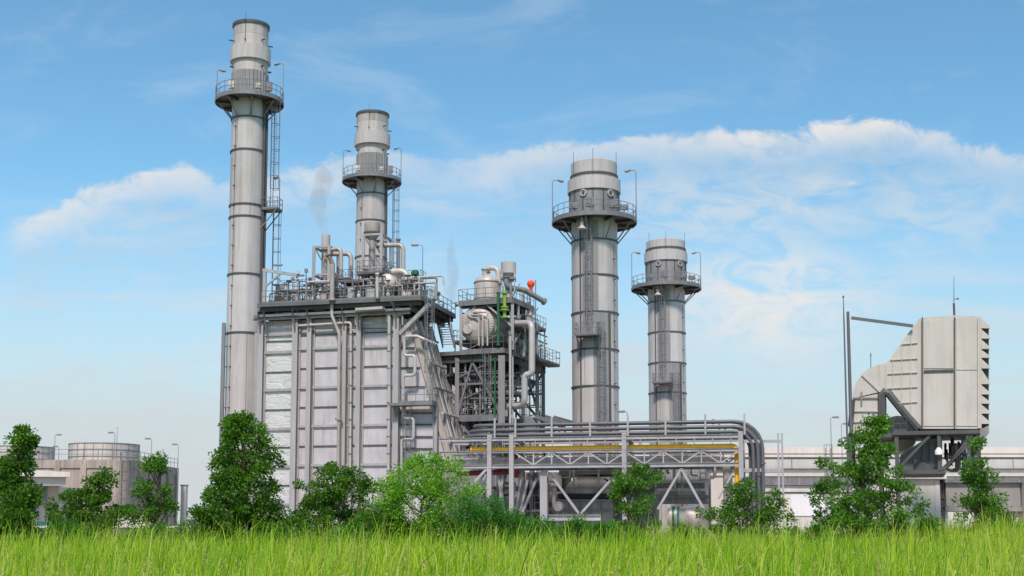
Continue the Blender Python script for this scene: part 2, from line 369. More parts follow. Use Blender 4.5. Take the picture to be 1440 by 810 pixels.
def lamp_post(px, ytop, ybase, d, dirx, label, arm_px=8, diry=0, group=None, r=.05):
    b = P(px, ybase, d); t = P(px, ytop, d)
    b.x = t.x
    o = thing('lamp_post', label, 'lamp post', b, group)
    lamp_parts(o, b, t.z - b.z, dirx, max(.25, arm_px * mpp(t) - .55), diry, r); return o
def Pp(p): return Vector(p)

# ------------------------------------------------------------------ ground
def gz(x, y):
    """height of the ground: a low grassy bank between the viewer and the plant"""
    k = max(0.0, 1 - abs(y - 54) / 17.0); k = k * k * (3 - 2 * k)
    return .42 * k + .10 * mnoise.noise(Vector((x * .12, y * .12, 0))) * max(0, 1 - max(0, y - 60) / 12) + (.30 * max(0, 1 - abs(x - 19.5) / 4.5) * k)
def ground():
    xs = [-3000, -800, -250, -120, -70] + [-48 + 1.5 * i for i in range(65)] + [70, 120, 250, 800, 3000]
    ys = [-3000, -300, -60, -10, 0] + [4 + 1.5 * i for i in range(50)] + [95, 130, 200, 400, 900, 3000]
    vs = [(x, y, gz(x, y) if -60 < x < 60 and 0 < y < 80 else 0) for y in ys for x in xs]; n = len(xs)
    fs = [(j * n + i, j * n + i + 1, (j + 1) * n + i + 1, (j + 1) * n + i) for j in range(len(ys) - 1) for i in range(n - 1)]
    o = MB().add(vs, fs).obj('ground', M['ground'], None, 80); o['kind'] = 'structure'
ground()
yard = MB().add([(-260, 84, .01), (260, 84, .01), (260, 330, .01), (-260, 330, .01)], [(0, 1, 2, 3)]).obj('concrete_yard', M['concrete'], None); yard['kind'] = 'structure'

# ------------------------------------------------------------------ chimneys
def ribbed_cyl(c, r, z0, z1, ribs=30, dep=.10):
    mb = MB(); vs = []; n = ribs * 4
    for z in (z0, z1):
        for i in range(n):
            a = 2 * math.pi * i / n; rr = r + (dep if i % 4 in (0, 1) else 0); vs.append((c[0] + rr * math.cos(a), c[1] + rr * math.sin(a), z))
    return mb.add(vs, [(i, (i + 1) % n, n + (i + 1) % n, n + i) for i in range(n)] + [tuple(range(n - 1, -1, -1)), tuple(range(n, 2 * n))])
def stack_base(label, xc, yref, d):
    return thing('exhaust_stack', label, 'chimney', (P(xc, yref, d).x, d, 0))
def stack_platform(o, c, z, r_in, R_out, z_foot, r_foot, nb=8, gate=True):
    pf = MB().ringband(c, r_in + .02, R_out, z - .12, z, 48).obj('platform', M['grate'], o)
    MB().ringband(c, R_out - .03, R_out + .06, z - .30, z + .02, 48).obj('edge_beam', M['steel'], pf)
    br = []
    for i in range(nb):
        a = 2 * math.pi * (i + .35) / nb; e = Vector((math.cos(a), math.sin(a), 0)); c0 = Vector((c[0], c[1], 0))
        MB().tube(c0 + e * (R_out - .25) + Zv * (z - .30), c0 + e * (r_foot + .02) + Zv * z_foot, .065, 6).obj('bracket', M['steel'], pf)
        MB().ibeam(c0 + e * r_in + Zv * (z - .27), c0 + e * (R_out - .03) + Zv * (z - .27), .16, .28).obj('deck_beam', M['dark_steel'], pf)
    n = 26; pts = [(c[0] + (R_out - .02) * math.cos(2 * math.pi * i / n), c[1] + (R_out - .02) * math.sin(2 * math.pi * i / n), z) for i in range(n)]
    railing_mb(MB(), pts, 1.2, 1.3, .035, True).obj('railing', M['steel'], pf)
    return pf
def stack_lamp(o, c, z, Rr, ang, h, arm, dirx):
    p = Vector((c[0] + Rr * math.cos(ang), c[1] + Rr * math.sin(ang), z))
    d = Vector((dirx, 0, 0)); top = p + Zv * h
    l = MB().sweep([p, top - Zv * .1, top + d * .1, top + d * arm], .045, 6).obj('lamp_pole', M['lampgrey'], o)
    e = top + d * arm
    MB().lathe([(.02, -.28), (.10, -.2), (.16, .1), (.12, .32), (.02, .36)], e + Zv * -.02, 10, d + Zv * -.25).obj('lamp_head', M['lampgrey'], l)
def stack_rings(o, c, d, ys, rfun, col_='dark_steel'):
    for y in ys:
        z = zof(y, d - 1.6); r = rfun(y); MB().ringband(c, r - .05, r + .10, z - .07, z + .07, 48).obj('stiffener_ring', M[col_], o)
def shaft_sections(o, c, zk, ys, z, rf, rb, rs):
    lv = [(zk, rs)] + [(z(y), rf(y)) for y in ys] + [(0, rb)]
    for i in range(len(lv) - 1):
        (za, ra), (zb, rc) = lv[i], lv[i + 1]; MB().lathe([(rc, zb), (ra, za)], c, 56, cap0=True, cap1=(i == 0)).obj('shaft_section', M[('stack', 'stack_c', 'stack', 'stack_b', 'stack')[(i + int(abs(c[0]))) % 5]], o)
        a = R(-70 - 50 * (i % 3)); e = Vector((math.cos(a), math.sin(a), 0)); q = Vector((c[0], c[1], 0)); MB().beam(q + e * (rc + .004) + Zv * zb, q + e * (ra + .004) + Zv * za, .05, .03, e).obj('weld_seam', M['stack_dull'], o)
def conductor(o, c, r, z0, z1, ang):
    e = Vector((math.cos(ang), math.sin(ang), 0)); p = Vector((c[0], c[1], 0)) + e * (r + .06); mb = MB().tube(p + Zv * z0, p + Zv * z1, .018, 4)
    z = z0
    while z < z1: mb.beam(p + Zv * z - e * .1, p + Zv * z + e * .18, .12, .09); z += 2.0
    mb.obj('lightning_conductor', M['dark_steel'], o)

def slim_stack(label, xc, yref, d, K, rings, bot):
    """K: pixel rows and half widths of the upper parts"""
    o = stack_base(label, xc, yref, d); c = (o.location.x, d, 0)
    m = lambda y: mpp((c[0], d, zof(y, d))); z = lambda y: zof(y, d - 1.5); r = lambda y, hw: hw * m(y)
    y = K
    # top cylinder (open), collar, neck, ribbed jacket, shaft
    rt = r(y['top'], y['hw_top'])
    MB().lathe([(rt, z(y['col0']) - .5), (rt, z(y['top'])), (rt - .12, z(y['top'])), (rt - .12, z(y['col0']) - .4)], c, 48).obj('top_section', M['stack_warm'], o)
    MB().ringband(c, rt + .003, rt + .012, z(y['top']) - 1.3, z(y['top']) - .28, 48).obj('sooty_band', M['stack_soot'], o)
    MB().ringband(c, rt - .02, rt + .13, z(y['top']) - .28, z(y['top']) + .02, 48).obj('rim', M['dark_steel'], o)
    rc = r(y['col0'], y['hw_col']); MB().lathe([(rt, z(y['col0'])), (rc, z(y['col0'])), (rc, z(y['col1'])), (rt - .2, z(y['col1']))], c, 48).obj('collar', M['stack'], o)
    rn = r(y['col1'], y['hw_neck']); MB().lathe([(rn, z(y['rib0']) - .3), (rn, z(y['col1']) + .2)], c, 48).obj('neck', M['stack_warm'], o)
    rr = r(y['rib0'], y['hw_rib']); ribbed_cyl(c, rr - .08, z(y['deck']) - .1, z(y['rib0'])).obj('ribbed_jacket', M['stack_dull'], o)
    rs = r(y['foot'], y['hw_shaft']); rb = r(bot[0], bot[1])
    zk = z(y['deck'])
    rf = lambda yy: rs + (rb - rs) * max(0, min(1, (yy - y['foot']) / (bot[0] - y['foot'])))
    shaft_sections(o, c, zk, [y['foot']] + rings, z, rf, rb, rs)
    stack_rings(o, c, d, [y['foot']] + rings, rf)
    Ro = r(y['deck'], y['hw_deck']); stack_platform(o, c, zk, rs, Ro, z(y['foot']), rs)
    conductor(o, c, rs, 3, z(y['foot']) - .4, R(-125)); conductor(o, c, rt, z(y['col0']) + .4, z(y['top']) + .8, R(-96))
    for a in (-150, -40, 20):   # lifting lugs and ports round the neck and top
        e = Vector((math.cos(R(a)), math.sin(R(a)), 0)); q = Vector(c) + e * rt + Zv * (z(y['top']) - 1.9); MB().tube(q, q + e * .5, .07, 6).obj('sampling_port', M['dark_steel'], o)
        q = Vector(c) + e * rn + Zv * (z(y['rib0']) + .5); MB().tube(q, q + e * .35, .09, 6).obj('sampling_port', M['dark_steel'], o)
    for a, w in ((-118, .7), (-62, .5), (-35, .9)):   # instrument boxes on the deck
        e = Vector((math.cos(R(a)), math.sin(R(a)), 0)); q = Vector(c) + e * (Ro - .6) + Zv * zk
        mb = MB(); mb.beam(q, q + Zv * .55, .12); mb.beam(q + Zv * .55, q + Zv * (.55 + w), .55, .3).obj('instrument_box', M['cream'] if w < .8 else M['steel'], o)
    return o, c, rs, rb, Ro, zk, z
# --- tall one at the boiler
o, c, rs, rb, Ro, zk, z = slim_stack('tallest slim grey exhaust stack, rising beside the near boiler casing', 347.5, 300, 125,
    dict(top=28.5, hw_top=24, col0=62, col1=82, hw_col=28, hw_neck=24.3, rib0=98, hw_rib=25.5, deck=136, hw_deck=47, foot=163, hw_shaft=24), [209, 286, 303, 384, 467], (600, 25))
D1 = 125
def stack_ladder(o, c, r, ang, z0, z1, d_out=.45, cage=True, w=.5):
    e = Vector((math.cos(R(ang)), math.sin(R(ang)), 0)); s = Vector((-e.y, e.x, 0)); p = Vector((c[0], c[1], 0)) + e * (r + d_out)
    l = ladder_mb(MB(), p + Zv * z0, p + Zv * z1, s, w).obj('ladder', M['steel'], o)
    if cage: cage_mb(MB(), p + Zv * (z0 + 2.0), p + Zv * z1, s, e).obj('safety_cage', M['steel'], l)
    return l
stack_ladder(o, c, rs, -18, z(292), zk, 1.0)
stack_ladder(o, c, rs, 4, z(435), z(292), .9)
for a, dd in ((-24, .16), (-14, .22)):
    e = Vector((math.cos(R(a)), math.sin(R(a)), 0)); p = Vector((c[0], c[1], 0)) + e * (rs + dd); MB().tube(p + Zv * 1, p + Zv * (zk - .4), .14, 8).obj('cable_duct', M['dark_steel'], o)
def rest_platform(o, c, r, ang, zp, w=1.5, dep=1.6):
    e = Vector((math.cos(R(ang)), math.sin(R(ang)), 0)); s = Vector((-e.y, e.x, 0)); b = Vector((c[0], c[1], zp)) + e * r
    q = MB().hexa([b - s * w / 2 - Zv * .1, b + s * w / 2 - Zv * .1, b + s * w / 2 + e * dep - Zv * .1, b - s * w / 2 + e * dep - Zv * .1, b - s * w / 2, b + s * w / 2, b + s * w / 2 + e * dep, b - s * w / 2 + e * dep]).obj('rest_platform', M['grate'], o)
    railing_mb(MB(), [b - s * w / 2 + e * .1, b - s * w / 2 + e * dep, b + s * w / 2 + e * dep, b + s * w / 2 + e * .1], 1.15, .8).obj('railing', M['steel'], q)
    for k in (-1, 1): MB().beam(b + s * k * w * .45 + e * dep * .9 - Zv * .1, b + s * k * w * .45 - Zv * 1.9, .09).obj('bracket', M['steel'], q)
rest_platform(o, c, rs, -10, z(292), 1.4, 1.7)
stack_lamp(o, c, z(292), rs + 1.5, R(-2), 3.4, .35, -1)
stack_lamp(o, c, zk, Ro, R(178), 3.3, .5, 1); stack_lamp(o, c, zk, Ro, R(-2), 3.9, .6, -1)
# square duct columns by the foot of the stack
for px, yt in ((311.5, 454), (361, 470), (367.5, 470)):
    p = P(px, 600, 123.5); MB().ibeam(Vector((p.x, 123.5 if px < 320 else 122.6, 0)), Vector((p.x, 123.5 if px < 320 else 122.6, zof(yt, 123.5))), .34).obj('guide_column', M['steel'] if px < 320 else M['column'], o)
p = P(311.5, 600, 123.5)
for k in range(9): MB().beam((p.x, 123.5, 3 + 2 * k), (c[0] - rb * .7, 124.2, 3 + 2 * k), .09).obj('guide_tie', M['steel'], o)
# --- the farther one
o, c, rs, rb, Ro, zk, z = slim_stack('slim grey exhaust stack half as high, rising from behind the boiler roof', 523, 250, 158,
    dict(top=156, hw_top=22, col0=185, col1=202, hw_col=25, hw_neck=20.5, rib0=215, hw_rib=22, deck=250, hw_deck=41, foot=271, hw_shaft=21), [309, 360], (400, 22.5))
stack_ladder(o, c, rs, -12, z(420), zk, 1.0)
e = Vector((math.cos(R(-22)), math.sin(R(-22)), 0)); p = Vector((c[0], c[1], 0)) + e * (rs + .2); MB().tube(p + Zv * 1, p + Zv * (zk - .4), .15, 8).obj('cable_duct', M['dark_steel'], o)
stack_lamp(o, c, zk, Ro, R(178), 4.0, .6, 1); stack_lamp(o, c, zk, Ro, R(-2), 4.2, .6, -1)

def wide_stack(label, xc, yref, d, K, rings, bot):
    o = stack_base(label, xc, yref, d); c = (o.location.x, d, 0)
    m = lambda y: mpp((c[0], d, zof(y, d))); z = lambda y: zof(y, d - 1.9); r = lambda y, hw: hw * m(y); y = K
    rt = r(y['top'], y['hw_top']); rc = r(y['col0'], y['hw_col']); rk = r(y['col1'], y['hw_band']); rs = r(y['foot'], y['hw_shaft']); rb = r(bot[0], bot[1]); zk = z(y['deck'])
    MB().lathe([(rt - .02, z(y['col0']) - .3), (rt, z(y['top']) - .1), (rt - .1, z(y['top'])), (rt - .3, z(y['top'])), (rt - .3, z(y['col0']))], c, 56).obj('top_section', M['stack'], o)
    MB().ringband(c, rt - .05, rt + .10, z(y['ring']) - .09, z(y['ring']) + .09, 56).obj('stiffener_ring', M['dark_steel'], o)
    MB().lathe([(rt, z(y['col0'])), (rc, z(y['col0']) - .05), (rc, z(y['col1'])), (rk - .1, z(y['col1']))], c, 56).obj('collar', M['stack'], o)
    bd = MB().lathe([(rk, zk - .1), (rk, z(y['col1']) + .1)], c, 56).obj('drum_band', M['stack_dull'], o)
    for a in range(0, 360, 24):
        e = Vector((math.cos(R(a)), math.sin(R(a)), 0)); q = Vector(c) + e * (rk + .03)
        MB().beam(q + Zv * zk, q + Zv * (z(y['col1']) - .02), .10, .08, e).obj('seam_strip', M['dark_steel'], bd)
    for a in (-118, -55):
        e = Vector((math.cos(R(a)), math.sin(R(a)), 0)); q = Vector(c) + e * rk + Zv * (z(y['port'])); ph = MB().lathe([(.36, 0), (.36, .15), (.26, .17), (.24, .08)], q, 16, e, cap0=True, cap1=True).obj('porthole', M['stack_b'], o)
        MB().ball(q + e * .14, .13, 8).obj('port_cover', M['dark_steel'], ph)
    rf = lambda yy: rs + (rb - rs) * max(0, min(1, (yy - y['foot']) / (bot[0] - y['foot'])))
    shaft_sections(o, c, zk, [y['foot']] + rings, z, rf, rb, rs)
    stack_rings(o, c, d, [y['foot']] + rings, rf)
    Ro = r(y['deck'], y['hw_deck']); stack_platform(o, c, zk, rs, Ro, z(y['foot']), rs, 9)
    for a in (-150, -96, -28):
        e = Vector((math.cos(R(a)), math.sin(R(a)), 0)); q = Vector(c) + e * (rt + .12); MB().tube(q + Zv * (z(y['ring']) - 1.2), q + Zv * (z(y['top']) + .9), .022, 5).obj('lightning_rod', M['dark_steel'], o)
    for a, w in ((-128, .6), (-40, .5), (-62, .8), (-100, .9)):
        e = Vector((math.cos(R(a)), math.sin(R(a)), 0)); q = Vector(c) + e * (Ro - .55) + Zv * zk
        mb = MB(); mb.beam(q, q + Zv * .6, .12); mb.beam(q + Zv * .6, q + Zv * (.6 + w), .8, .3).obj('instrument_box', M['steel'], o)
    q = Vector((c[0] - .62 * rs, c[1] - rs - .9, zk - .35))
    MB().lathe([(.06, 0), (.06, -.3), (.22, -.45), (.16, -.75), (.45, -1.1), (.42, -1.15), (.1, -1.1)], q, 14).obj('siren_horn', M['cream'], o)
    # front strip, ladder runs and the landing between them
    def A(px, yy): return math.asin(max(-1, min(1, (px - xc) / (rf(yy) / m(yy))))) - math.pi / 2
    yl = y['land']
    MB().arcpanel(c, rs + .02, z(yl), zk - .5, A(y['st'][0], yl), A(y['st'][1], yl), .06).obj('ladder_strip', M['ladder_strip'], o)
    MB().arcpanel(c, rb + .0, 3, z(y['low0']), A(y['st2'][0], 550), A(y['st2'][1], 550), .06).obj('ladder_strip', M['ladder_strip'], o)
    l1 = math.degrees(A(y['lad'], yl)); l2 = math.degrees(A(y['lad2'], 550))
    stack_ladder(o, c, rs, l1, z(yl), zk - .1, .5); stack_ladder(o, c, rb, l2, 3, z(yl) + 1.2, .5)
    rest_platform(o, c, rf(yl), l1 - 1, z(yl), 2.2, 1.5)
    e = Vector((math.cos(A(y['st'][0] - 2, yl)), math.sin(A(y['st'][0] - 2, yl)), 0)); p = Vector((c[0], c[1], 0)) + e * (rs + .14)
    MB().tube(p + Zv * 3, p + Zv * (zk - .4), .07, 6).obj('cable_duct', M['dark_steel'], o)
    e = Vector((math.cos(A(y['st2'][1] + 1, 550)), math.sin(A(y['st2'][1] + 1, 550)), 0)); p = Vector((c[0], c[1], 0)) + e * (rb + .1)
    MB().tube(p + Zv * 3, p + Zv * z(y['low0']), .11, 6).obj('cable_duct', M['dark_steel'], o)
    conductor(o, c, rs, 3, z(y['foot']) - .4, R(-40))
    stack_lamp(o, c, zk, Ro, R(184), y['lh'][0], .75, 1); stack_lamp(o, c, zk, Ro, R(-4), y['lh'][1], .75, -1)
    return o
wide_stack('thick grey bypass stack with a ringed deck, the nearer and higher of the broad pair', 836.5, 430, 122,
    dict(top=223, hw_top=32.3, ring=243, col0=248, col1=266, hw_col=37.2, hw_band=34.7, deck=305, hw_deck=59, foot=337, hw_shaft=32.2, port=266 + 6, land=474, st=(818, 839), st2=(832, 853), lad=828, lad2=841, low0=437, lh=(4.0, 5.0)), [387, 439, 491, 543], (600, 32.8))
wide_stack('thick grey bypass stack, the lower and more distant of the broad pair', 937.5, 460, 157,
    dict(top=335.5, hw_top=27.2, ring=348, col0=352, col1=366, hw_col=30.2, hw_band=28, deck=401, hw_deck=48.5, foot=424, hw_shaft=25.8, port=371, land=540, st=(922, 939), st2=(937, 952), lad=930, lad2=944, low0=509, lh=(4.4, 4.4)), [467, 510, 552], (600, 26.3))

# ------------------------------------------------------------------ boiler house (nearest)
B = Plane(560, 600, 112, 14)
def bz(px, py, t=0): return B.at(px, py, t).z
s0 = B.S(366, 560); s6 = B.S(561, 560)
ztop = bz(470, 448)
boil = thing('boiler_house', 'tall grey panelled boiler casing with columns, roof deck and tan sloping duct', 'boiler', B.w(s0, 0, 0), rz=R(-14))
DEP = 9.5
MB().pbox(B, s0 + .2, s6 - .1, .05, DEP, 0, ztop).obj('casing', M['panel'], boil)
cx = [368, 416.5, 436.5, 485.8, 506, 559]
cs = [B.S(x, 560) for x in cx]
for i, s in enumerate(cs):
    w = .52 if i in (0, 1, 5) else .42
    MB().ibeam(B.w(s, -.32, 0), B.w(s, -.32, ztop + (1.1 if i != 2 else .2)), w, .46, Vector((math.sin(R(14)), math.cos(R(14)), 0))).obj('column', M['column'], boil)
pm = ['wrinkle', 'panel', 'panel', 'panel', 'panel']
for i in range(5):
    a, b = cs[i] + .24, cs[i + 1] - .24; zt = bz(430, 460) - (.6 if i == 0 else 0)
    MB().pbox(B, a, b, -.03 - .01 * (i % 2), .06, .3, zt).obj('casing_panel', M[pm[i]], boil, label='panel of dented shiny white insulation' if i == 0 else None)
    if i == 0: ys = [(468, .2), (477, .08), (493, .25), (521, .09), (546.5, .25), (574.5, .09), (602, .25), (628, .09), (655, .25), (682, .09), (709, .2)]
    else: ys = [(470, .1), (489.5, .22), (517, .10), (544.5, .22), (572, .10), (599, .22), (627, .10), (654, .22), (681, .1), (708, .2)]
    pxm = (cx[i] + cx[i + 1]) / 2
    for y, h in ys:
        zz = B.at(470, y, 0).z
        MB().pbox(B, a, b, -.22 if h > .15 else -.14, .0, zz - h / 2, zz + h / 2).obj('girt', M['column'] if h > .15 else M['dark_steel'], boil)
    MB().pbox(B, a + .04, a + .16, -.16, .0, .4, zt).obj('edge_strip', M['tan'] if i else M['column'], boil)
# roof deck
DT0, DT1 = -1.3, 9.2
zd = bz(592, 417, DT0)
da = B.S(362, 427, DT0); db = B.S(592, 418, DT0)
dk = MB().pbox(B, da, db, DT0, DT1, zd - .14, zd).obj('roof_deck', M['grate'], boil)
for nm, a0, a1, t0, t1 in (('f', da, db, DT0 - .06, DT0 + .04), ('r', db - .04, db + .06, DT0 + .05, DT1), ('b', da, db, DT1 - .05, DT1 + .05)):
    MB().pbox(B, a0, a1, t0, t1, zd - .30, zd + .03).obj('edge_beam', M['edge'], dk)
railing_mb(MB(), [B.w(da + .4, DT0, zd), B.w(db, DT0, zd)], 1.15, 1.3, .034).obj('railing', M['steel'], dk)
railing_mb(MB(), [B.w(db, DT0, zd), B.w(db, DT1, zd)], 1.15, 1.3, .034).obj('railing', M['steel'], dk)
railing_mb(MB(), [B.w(da, DT1, zd), B.w(db, DT1, zd)], 1.15, 1.3, .034).obj('railing', M['steel'], dk)
for i in range(9):
    t = DT0 + .4 + i * (DT1 - DT0 - .8) / 8; MB().ibeam(B.w(da + .1, t, zd - .42), B.w(db - .1, t, zd - .42), .2, .5).obj('deck_beam', M['dark_steel'], dk)
for s in [da + .6] + cs + [db - 1.0]:
    MB().ibeam(B.w(s, DT0 + .1, zd - .92), B.w(s, DT1 - .1, zd - .92), .22, .45).obj('deck_beam', M['dark_steel'], dk)
    if s < s6 + .1: MB().beam(B.w(s, DT0 + .25, zd - 1.0), B.w(s, -.5, zd - 2.6), .14).obj('knee_brace', M['steel'], dk)
# big corner braces under the overhang on the duct side
def bline(a, b, w, nm, mt, t=-.7, t2=None):
    MB().beam(B.at(*a, t), B.at(*b, t if t2 is None else t2), w).obj(nm, M[mt], boil)
bline((562, 470), (604, 428), .34, 'corner_brace', 'column', -.5, -1.0)
bline((559, 440), (548, 418), .25, 'corner_brace', 'column', -.5, -1.1)
bline((596, 424), (596, 470), .22, 'corner_brace', 'steel', 3.0)
# horizontal tray pair and hoods below the deck
for y0, y1, x0, x1, t in ((445, 434.5, 357, 578, -.95), (449.5, 439.5, 356, 577, -.75), (441, 437, 430, 575, -.55)):
    MB().beam(B.at(x0, y0, t), B.at(x1, y1, t), .16, .22).obj('cable_tray', M['steel'], boil)
MB().beam(B.at(502, 436, -1.5), B.at(540, 433.5, -1.5), .9, .22).obj('drip_hood', M['cladding'], boil)
bline((366, 441), (366, 452), .3, 'tray_bracket', 'steel', -.7); bline((362, 432), (372, 443), .16, 'tray_bracket', 'steel', -.7)
for i in range(9):
    x = 376 + i * 22; y = 437 + (i % 3) * 4; MB().pipe([B.at(x, y - .01 * (x - 360) , -.62), B.at(x + 14, y - .01 * (x - 346), -.62), B.at(x + 14, y + 12, -.45)], (.06, .1, .08)[i % 3], .15, 8).obj('service_pipe', M[('steel', 'oldpipe', 'cladding')[i % 3]], boil)
for i, s in enumerate(cs[:-1]):
    m_ = (s + cs[i + 1]) / 2; MB().pbox(B, m_ - .35, m_ + .35, -.5, -.1, ztop + .05, ztop + .75).obj('spring_hanger', M['dark_steel'], boil)
# inclined gas duct on the turbine side
T0, T1 = .35, 5.6
dp = [(562, 446), (573.5, 449), (631, 662), (562, 662)]
duct = MB().plate([B.at(x, y, T0) for x, y in dp], B.v * (T1 - T0)).obj('inlet_duct', M['panel'], boil)
pa, pb = B.at(574, 449, T0), B.at(631.6, 662, T0)
nrm = B.v.cross((pb - pa).normalized()); nrm = nrm if nrm.dot(B.u) > 0 else -nrm
MB().plate([pa, pb, pb + B.v * (T1 - T0), pa + B.v * (T1 - T0)], nrm * .07).obj('sloped_face', M['brown'], duct)  # sheet coloured darker than the ribs, in place of their shadows
for k in range(6):
    off = B.v * ((T1 - T0) * k / 5); MB().beam(pa + off + nrm * .32, pb + off + nrm * .32, .30, .5, nrm).obj('stiffener', M['tan'], duct)
for k in range(9):   # short gussets make the zigzag between the stiffeners
    q = pa.lerp(pb, (k + .5) / 9.0)
    MB().beam(q + nrm * .12, q + nrm * .12 + B.v * (T1 - T0), .16, .22, nrm).obj('gusset', M['tan'], duct)
for k, (f0, mt) in enumerate(((.12, 'steel'), (.30, 'cladding'), (.47, 'steel'), (.64, 'cladding'), (.8, 'steel'))):
    q = pa.lerp(pb, f0) + nrm * .75; MB().tube(q + B.v * .1, q + B.v * (T1 - T0 - .1), .09 if mt == 'steel' else .13, 8).obj('cross_pipe', M[mt], duct)
    for t in (.4, T1 - T0 - .5): MB().beam(q + B.v * t, q + B.v * t - nrm * .5, .1).obj('pipe_support', M['steel'], duct)
q0, q1 = pa.lerp(pb, .05) + nrm * .8 + B.v * 3.9, pa.lerp(pb, .95) + nrm * .8 + B.v * 3.9; ladder_mb(MB(), q0, q1, B.v, .5).obj('ladder', M['steel'], duct)
for f0, tt, rr in ((0, 1.2, .1), (0, 2.6, .07)):
    MB().tube(pa.lerp(pb, .02) + nrm * .66 + B.v * tt, pa.lerp(pb, .98) + nrm * .66 + B.v * tt, rr, 8).obj('sloping_pipe', M['cladding'], duct)
for y in (489, 517, 544):
    x1 = 574 + (y - 449) * .27 - 1.5; MB().beam(B.at(563, y, T0 - .06), B.at(x1, y, T0 - .06), .12, .12).obj('girt', M['dark_steel'], duct)
MB().plate([B.at(x, y, -.05) for x, y in ((563, 570), (612.5, 570), (612.5, 737), (563, 737))], B.v * .35).obj('casing_panel', M['panel'], boil)
for y in (581, 597, 614, 631, 650): MB().beam(B.at(563, y, -.12), B.at(611, y, -.12), .14, .12).obj('girt', M['dark_steel'], boil)
MB().ibeam(Vector((*B.at(612.5, 600, -.25).xy, 0)), B.at(612.5, 571, -.25), .36).obj('column', M['column'], boil)
# balcony with ladders
ba, bb = B.S(553, 566, -.3), B.S(615, 566, -.3); zb = bz(590, 566, -1.6)
bal = MB().pbox(B, ba, bb, -1.7, -.4, zb - .22, zb).obj('balcony', M['steel'], boil)
railing_mb(MB(), [B.w(ba + 1.0, -1.65, zb), B.w(bb, -1.65, zb), B.w(bb, -.4, zb)], 1.25, .8, .03).obj('railing', M['steel'], bal)
for x in (556, 611): MB().beam(B.at(x - 4 if x < 600 else x - 6, 567, -1.4), B.at(x + 2, 588, -.45), .16).obj('bracket', M['steel'], bal)
def bladder(px, y0, y1, t, cage):
    p = B.at(px, y0, t); q = B.at(px, y1, t); q.x, q.y = p.x, p.y
    l = ladder_mb(MB(), p, q, B.u, .5).obj('ladder', M['steel'], boil)
    if cage: cage_mb(MB(), p + Zv * 2.2, q, B.u, -B.v, .8, .8, 1.0).obj('safety_cage', M['steel'], l)
bladder(604, 560, 405, -1.75, True); bladder(573, 690, 566, -.7, True)
# pipes on the face
def bpipe(pts, r, mt, t, name='face_pipe', bend=None):
    MB().pipe([B.at(x, y, t if len(p) == 2 else p[2]) for p in pts for x, y in [p[:2]]], r, bend, 10).obj(name, M[mt], boil)
bpipe([(614, 484), (586, 472.5), (568.5, 473), (568.5, 500), (583.5, 500), (583.5, 527.5), (567, 528), (567, 588), (581.5, 588), (581.5, 618), (565, 618), (565, 680)], .14, 'cladding', -.75, 'zigzag_pipe', .26)
bpipe([(467.7, 372), (466.8, 420)], .21, 'oldpipe', -1.55); bpipe([(467, 420), (467, 444), (477.2, 470), (476.5, 560), (475, 720)], .15, 'oldpipe', -1.0, 'drain_pipe')
for y in (421, 589): q = B.at(467 if y < 500 else 476, y, -1.5 if y < 500 else -1.0); MB().tube(q - Zv * .09, q + Zv * .09, .32, 10).obj('pipe_flange', M['oldpipe'], boil)
bpipe([(420, 458), (493.5, 453.5), (493.5, 490), (492, 720)], .11, 'cladding', -.62)
bpipe([(547.3, 443), (547.3, 560), (545.5, 720)], .15, 'cladding', -.62)
for x in (493, 547):
    for y in range(470, 700, 24): q = B.at(x - (y - 470) * .006, y, -.62); MB().tube(q - Zv * .05, q + Zv * .05, .19, 8).obj('pipe_clamp', M['steel'], boil)
bpipe([(420, 462), (550, 461.5), (554.5, 468), (553, 560), (552, 700)], .045, 'dark_steel', -.5, 'cable', .4)
bpipe([(420, 461.5), (425, 450)], .06, 'dark_steel', -.5, 'cable')

# ------------------------------------------------------------------ things standing on the boiler roof
def rp(px, py, t): return B.at(px, py, t)
def on_deck(px, t, y=415): q = B.at(px, y, t); q.z = zd; return q
def zat(px, py, t): return B.at(px, py, t).z
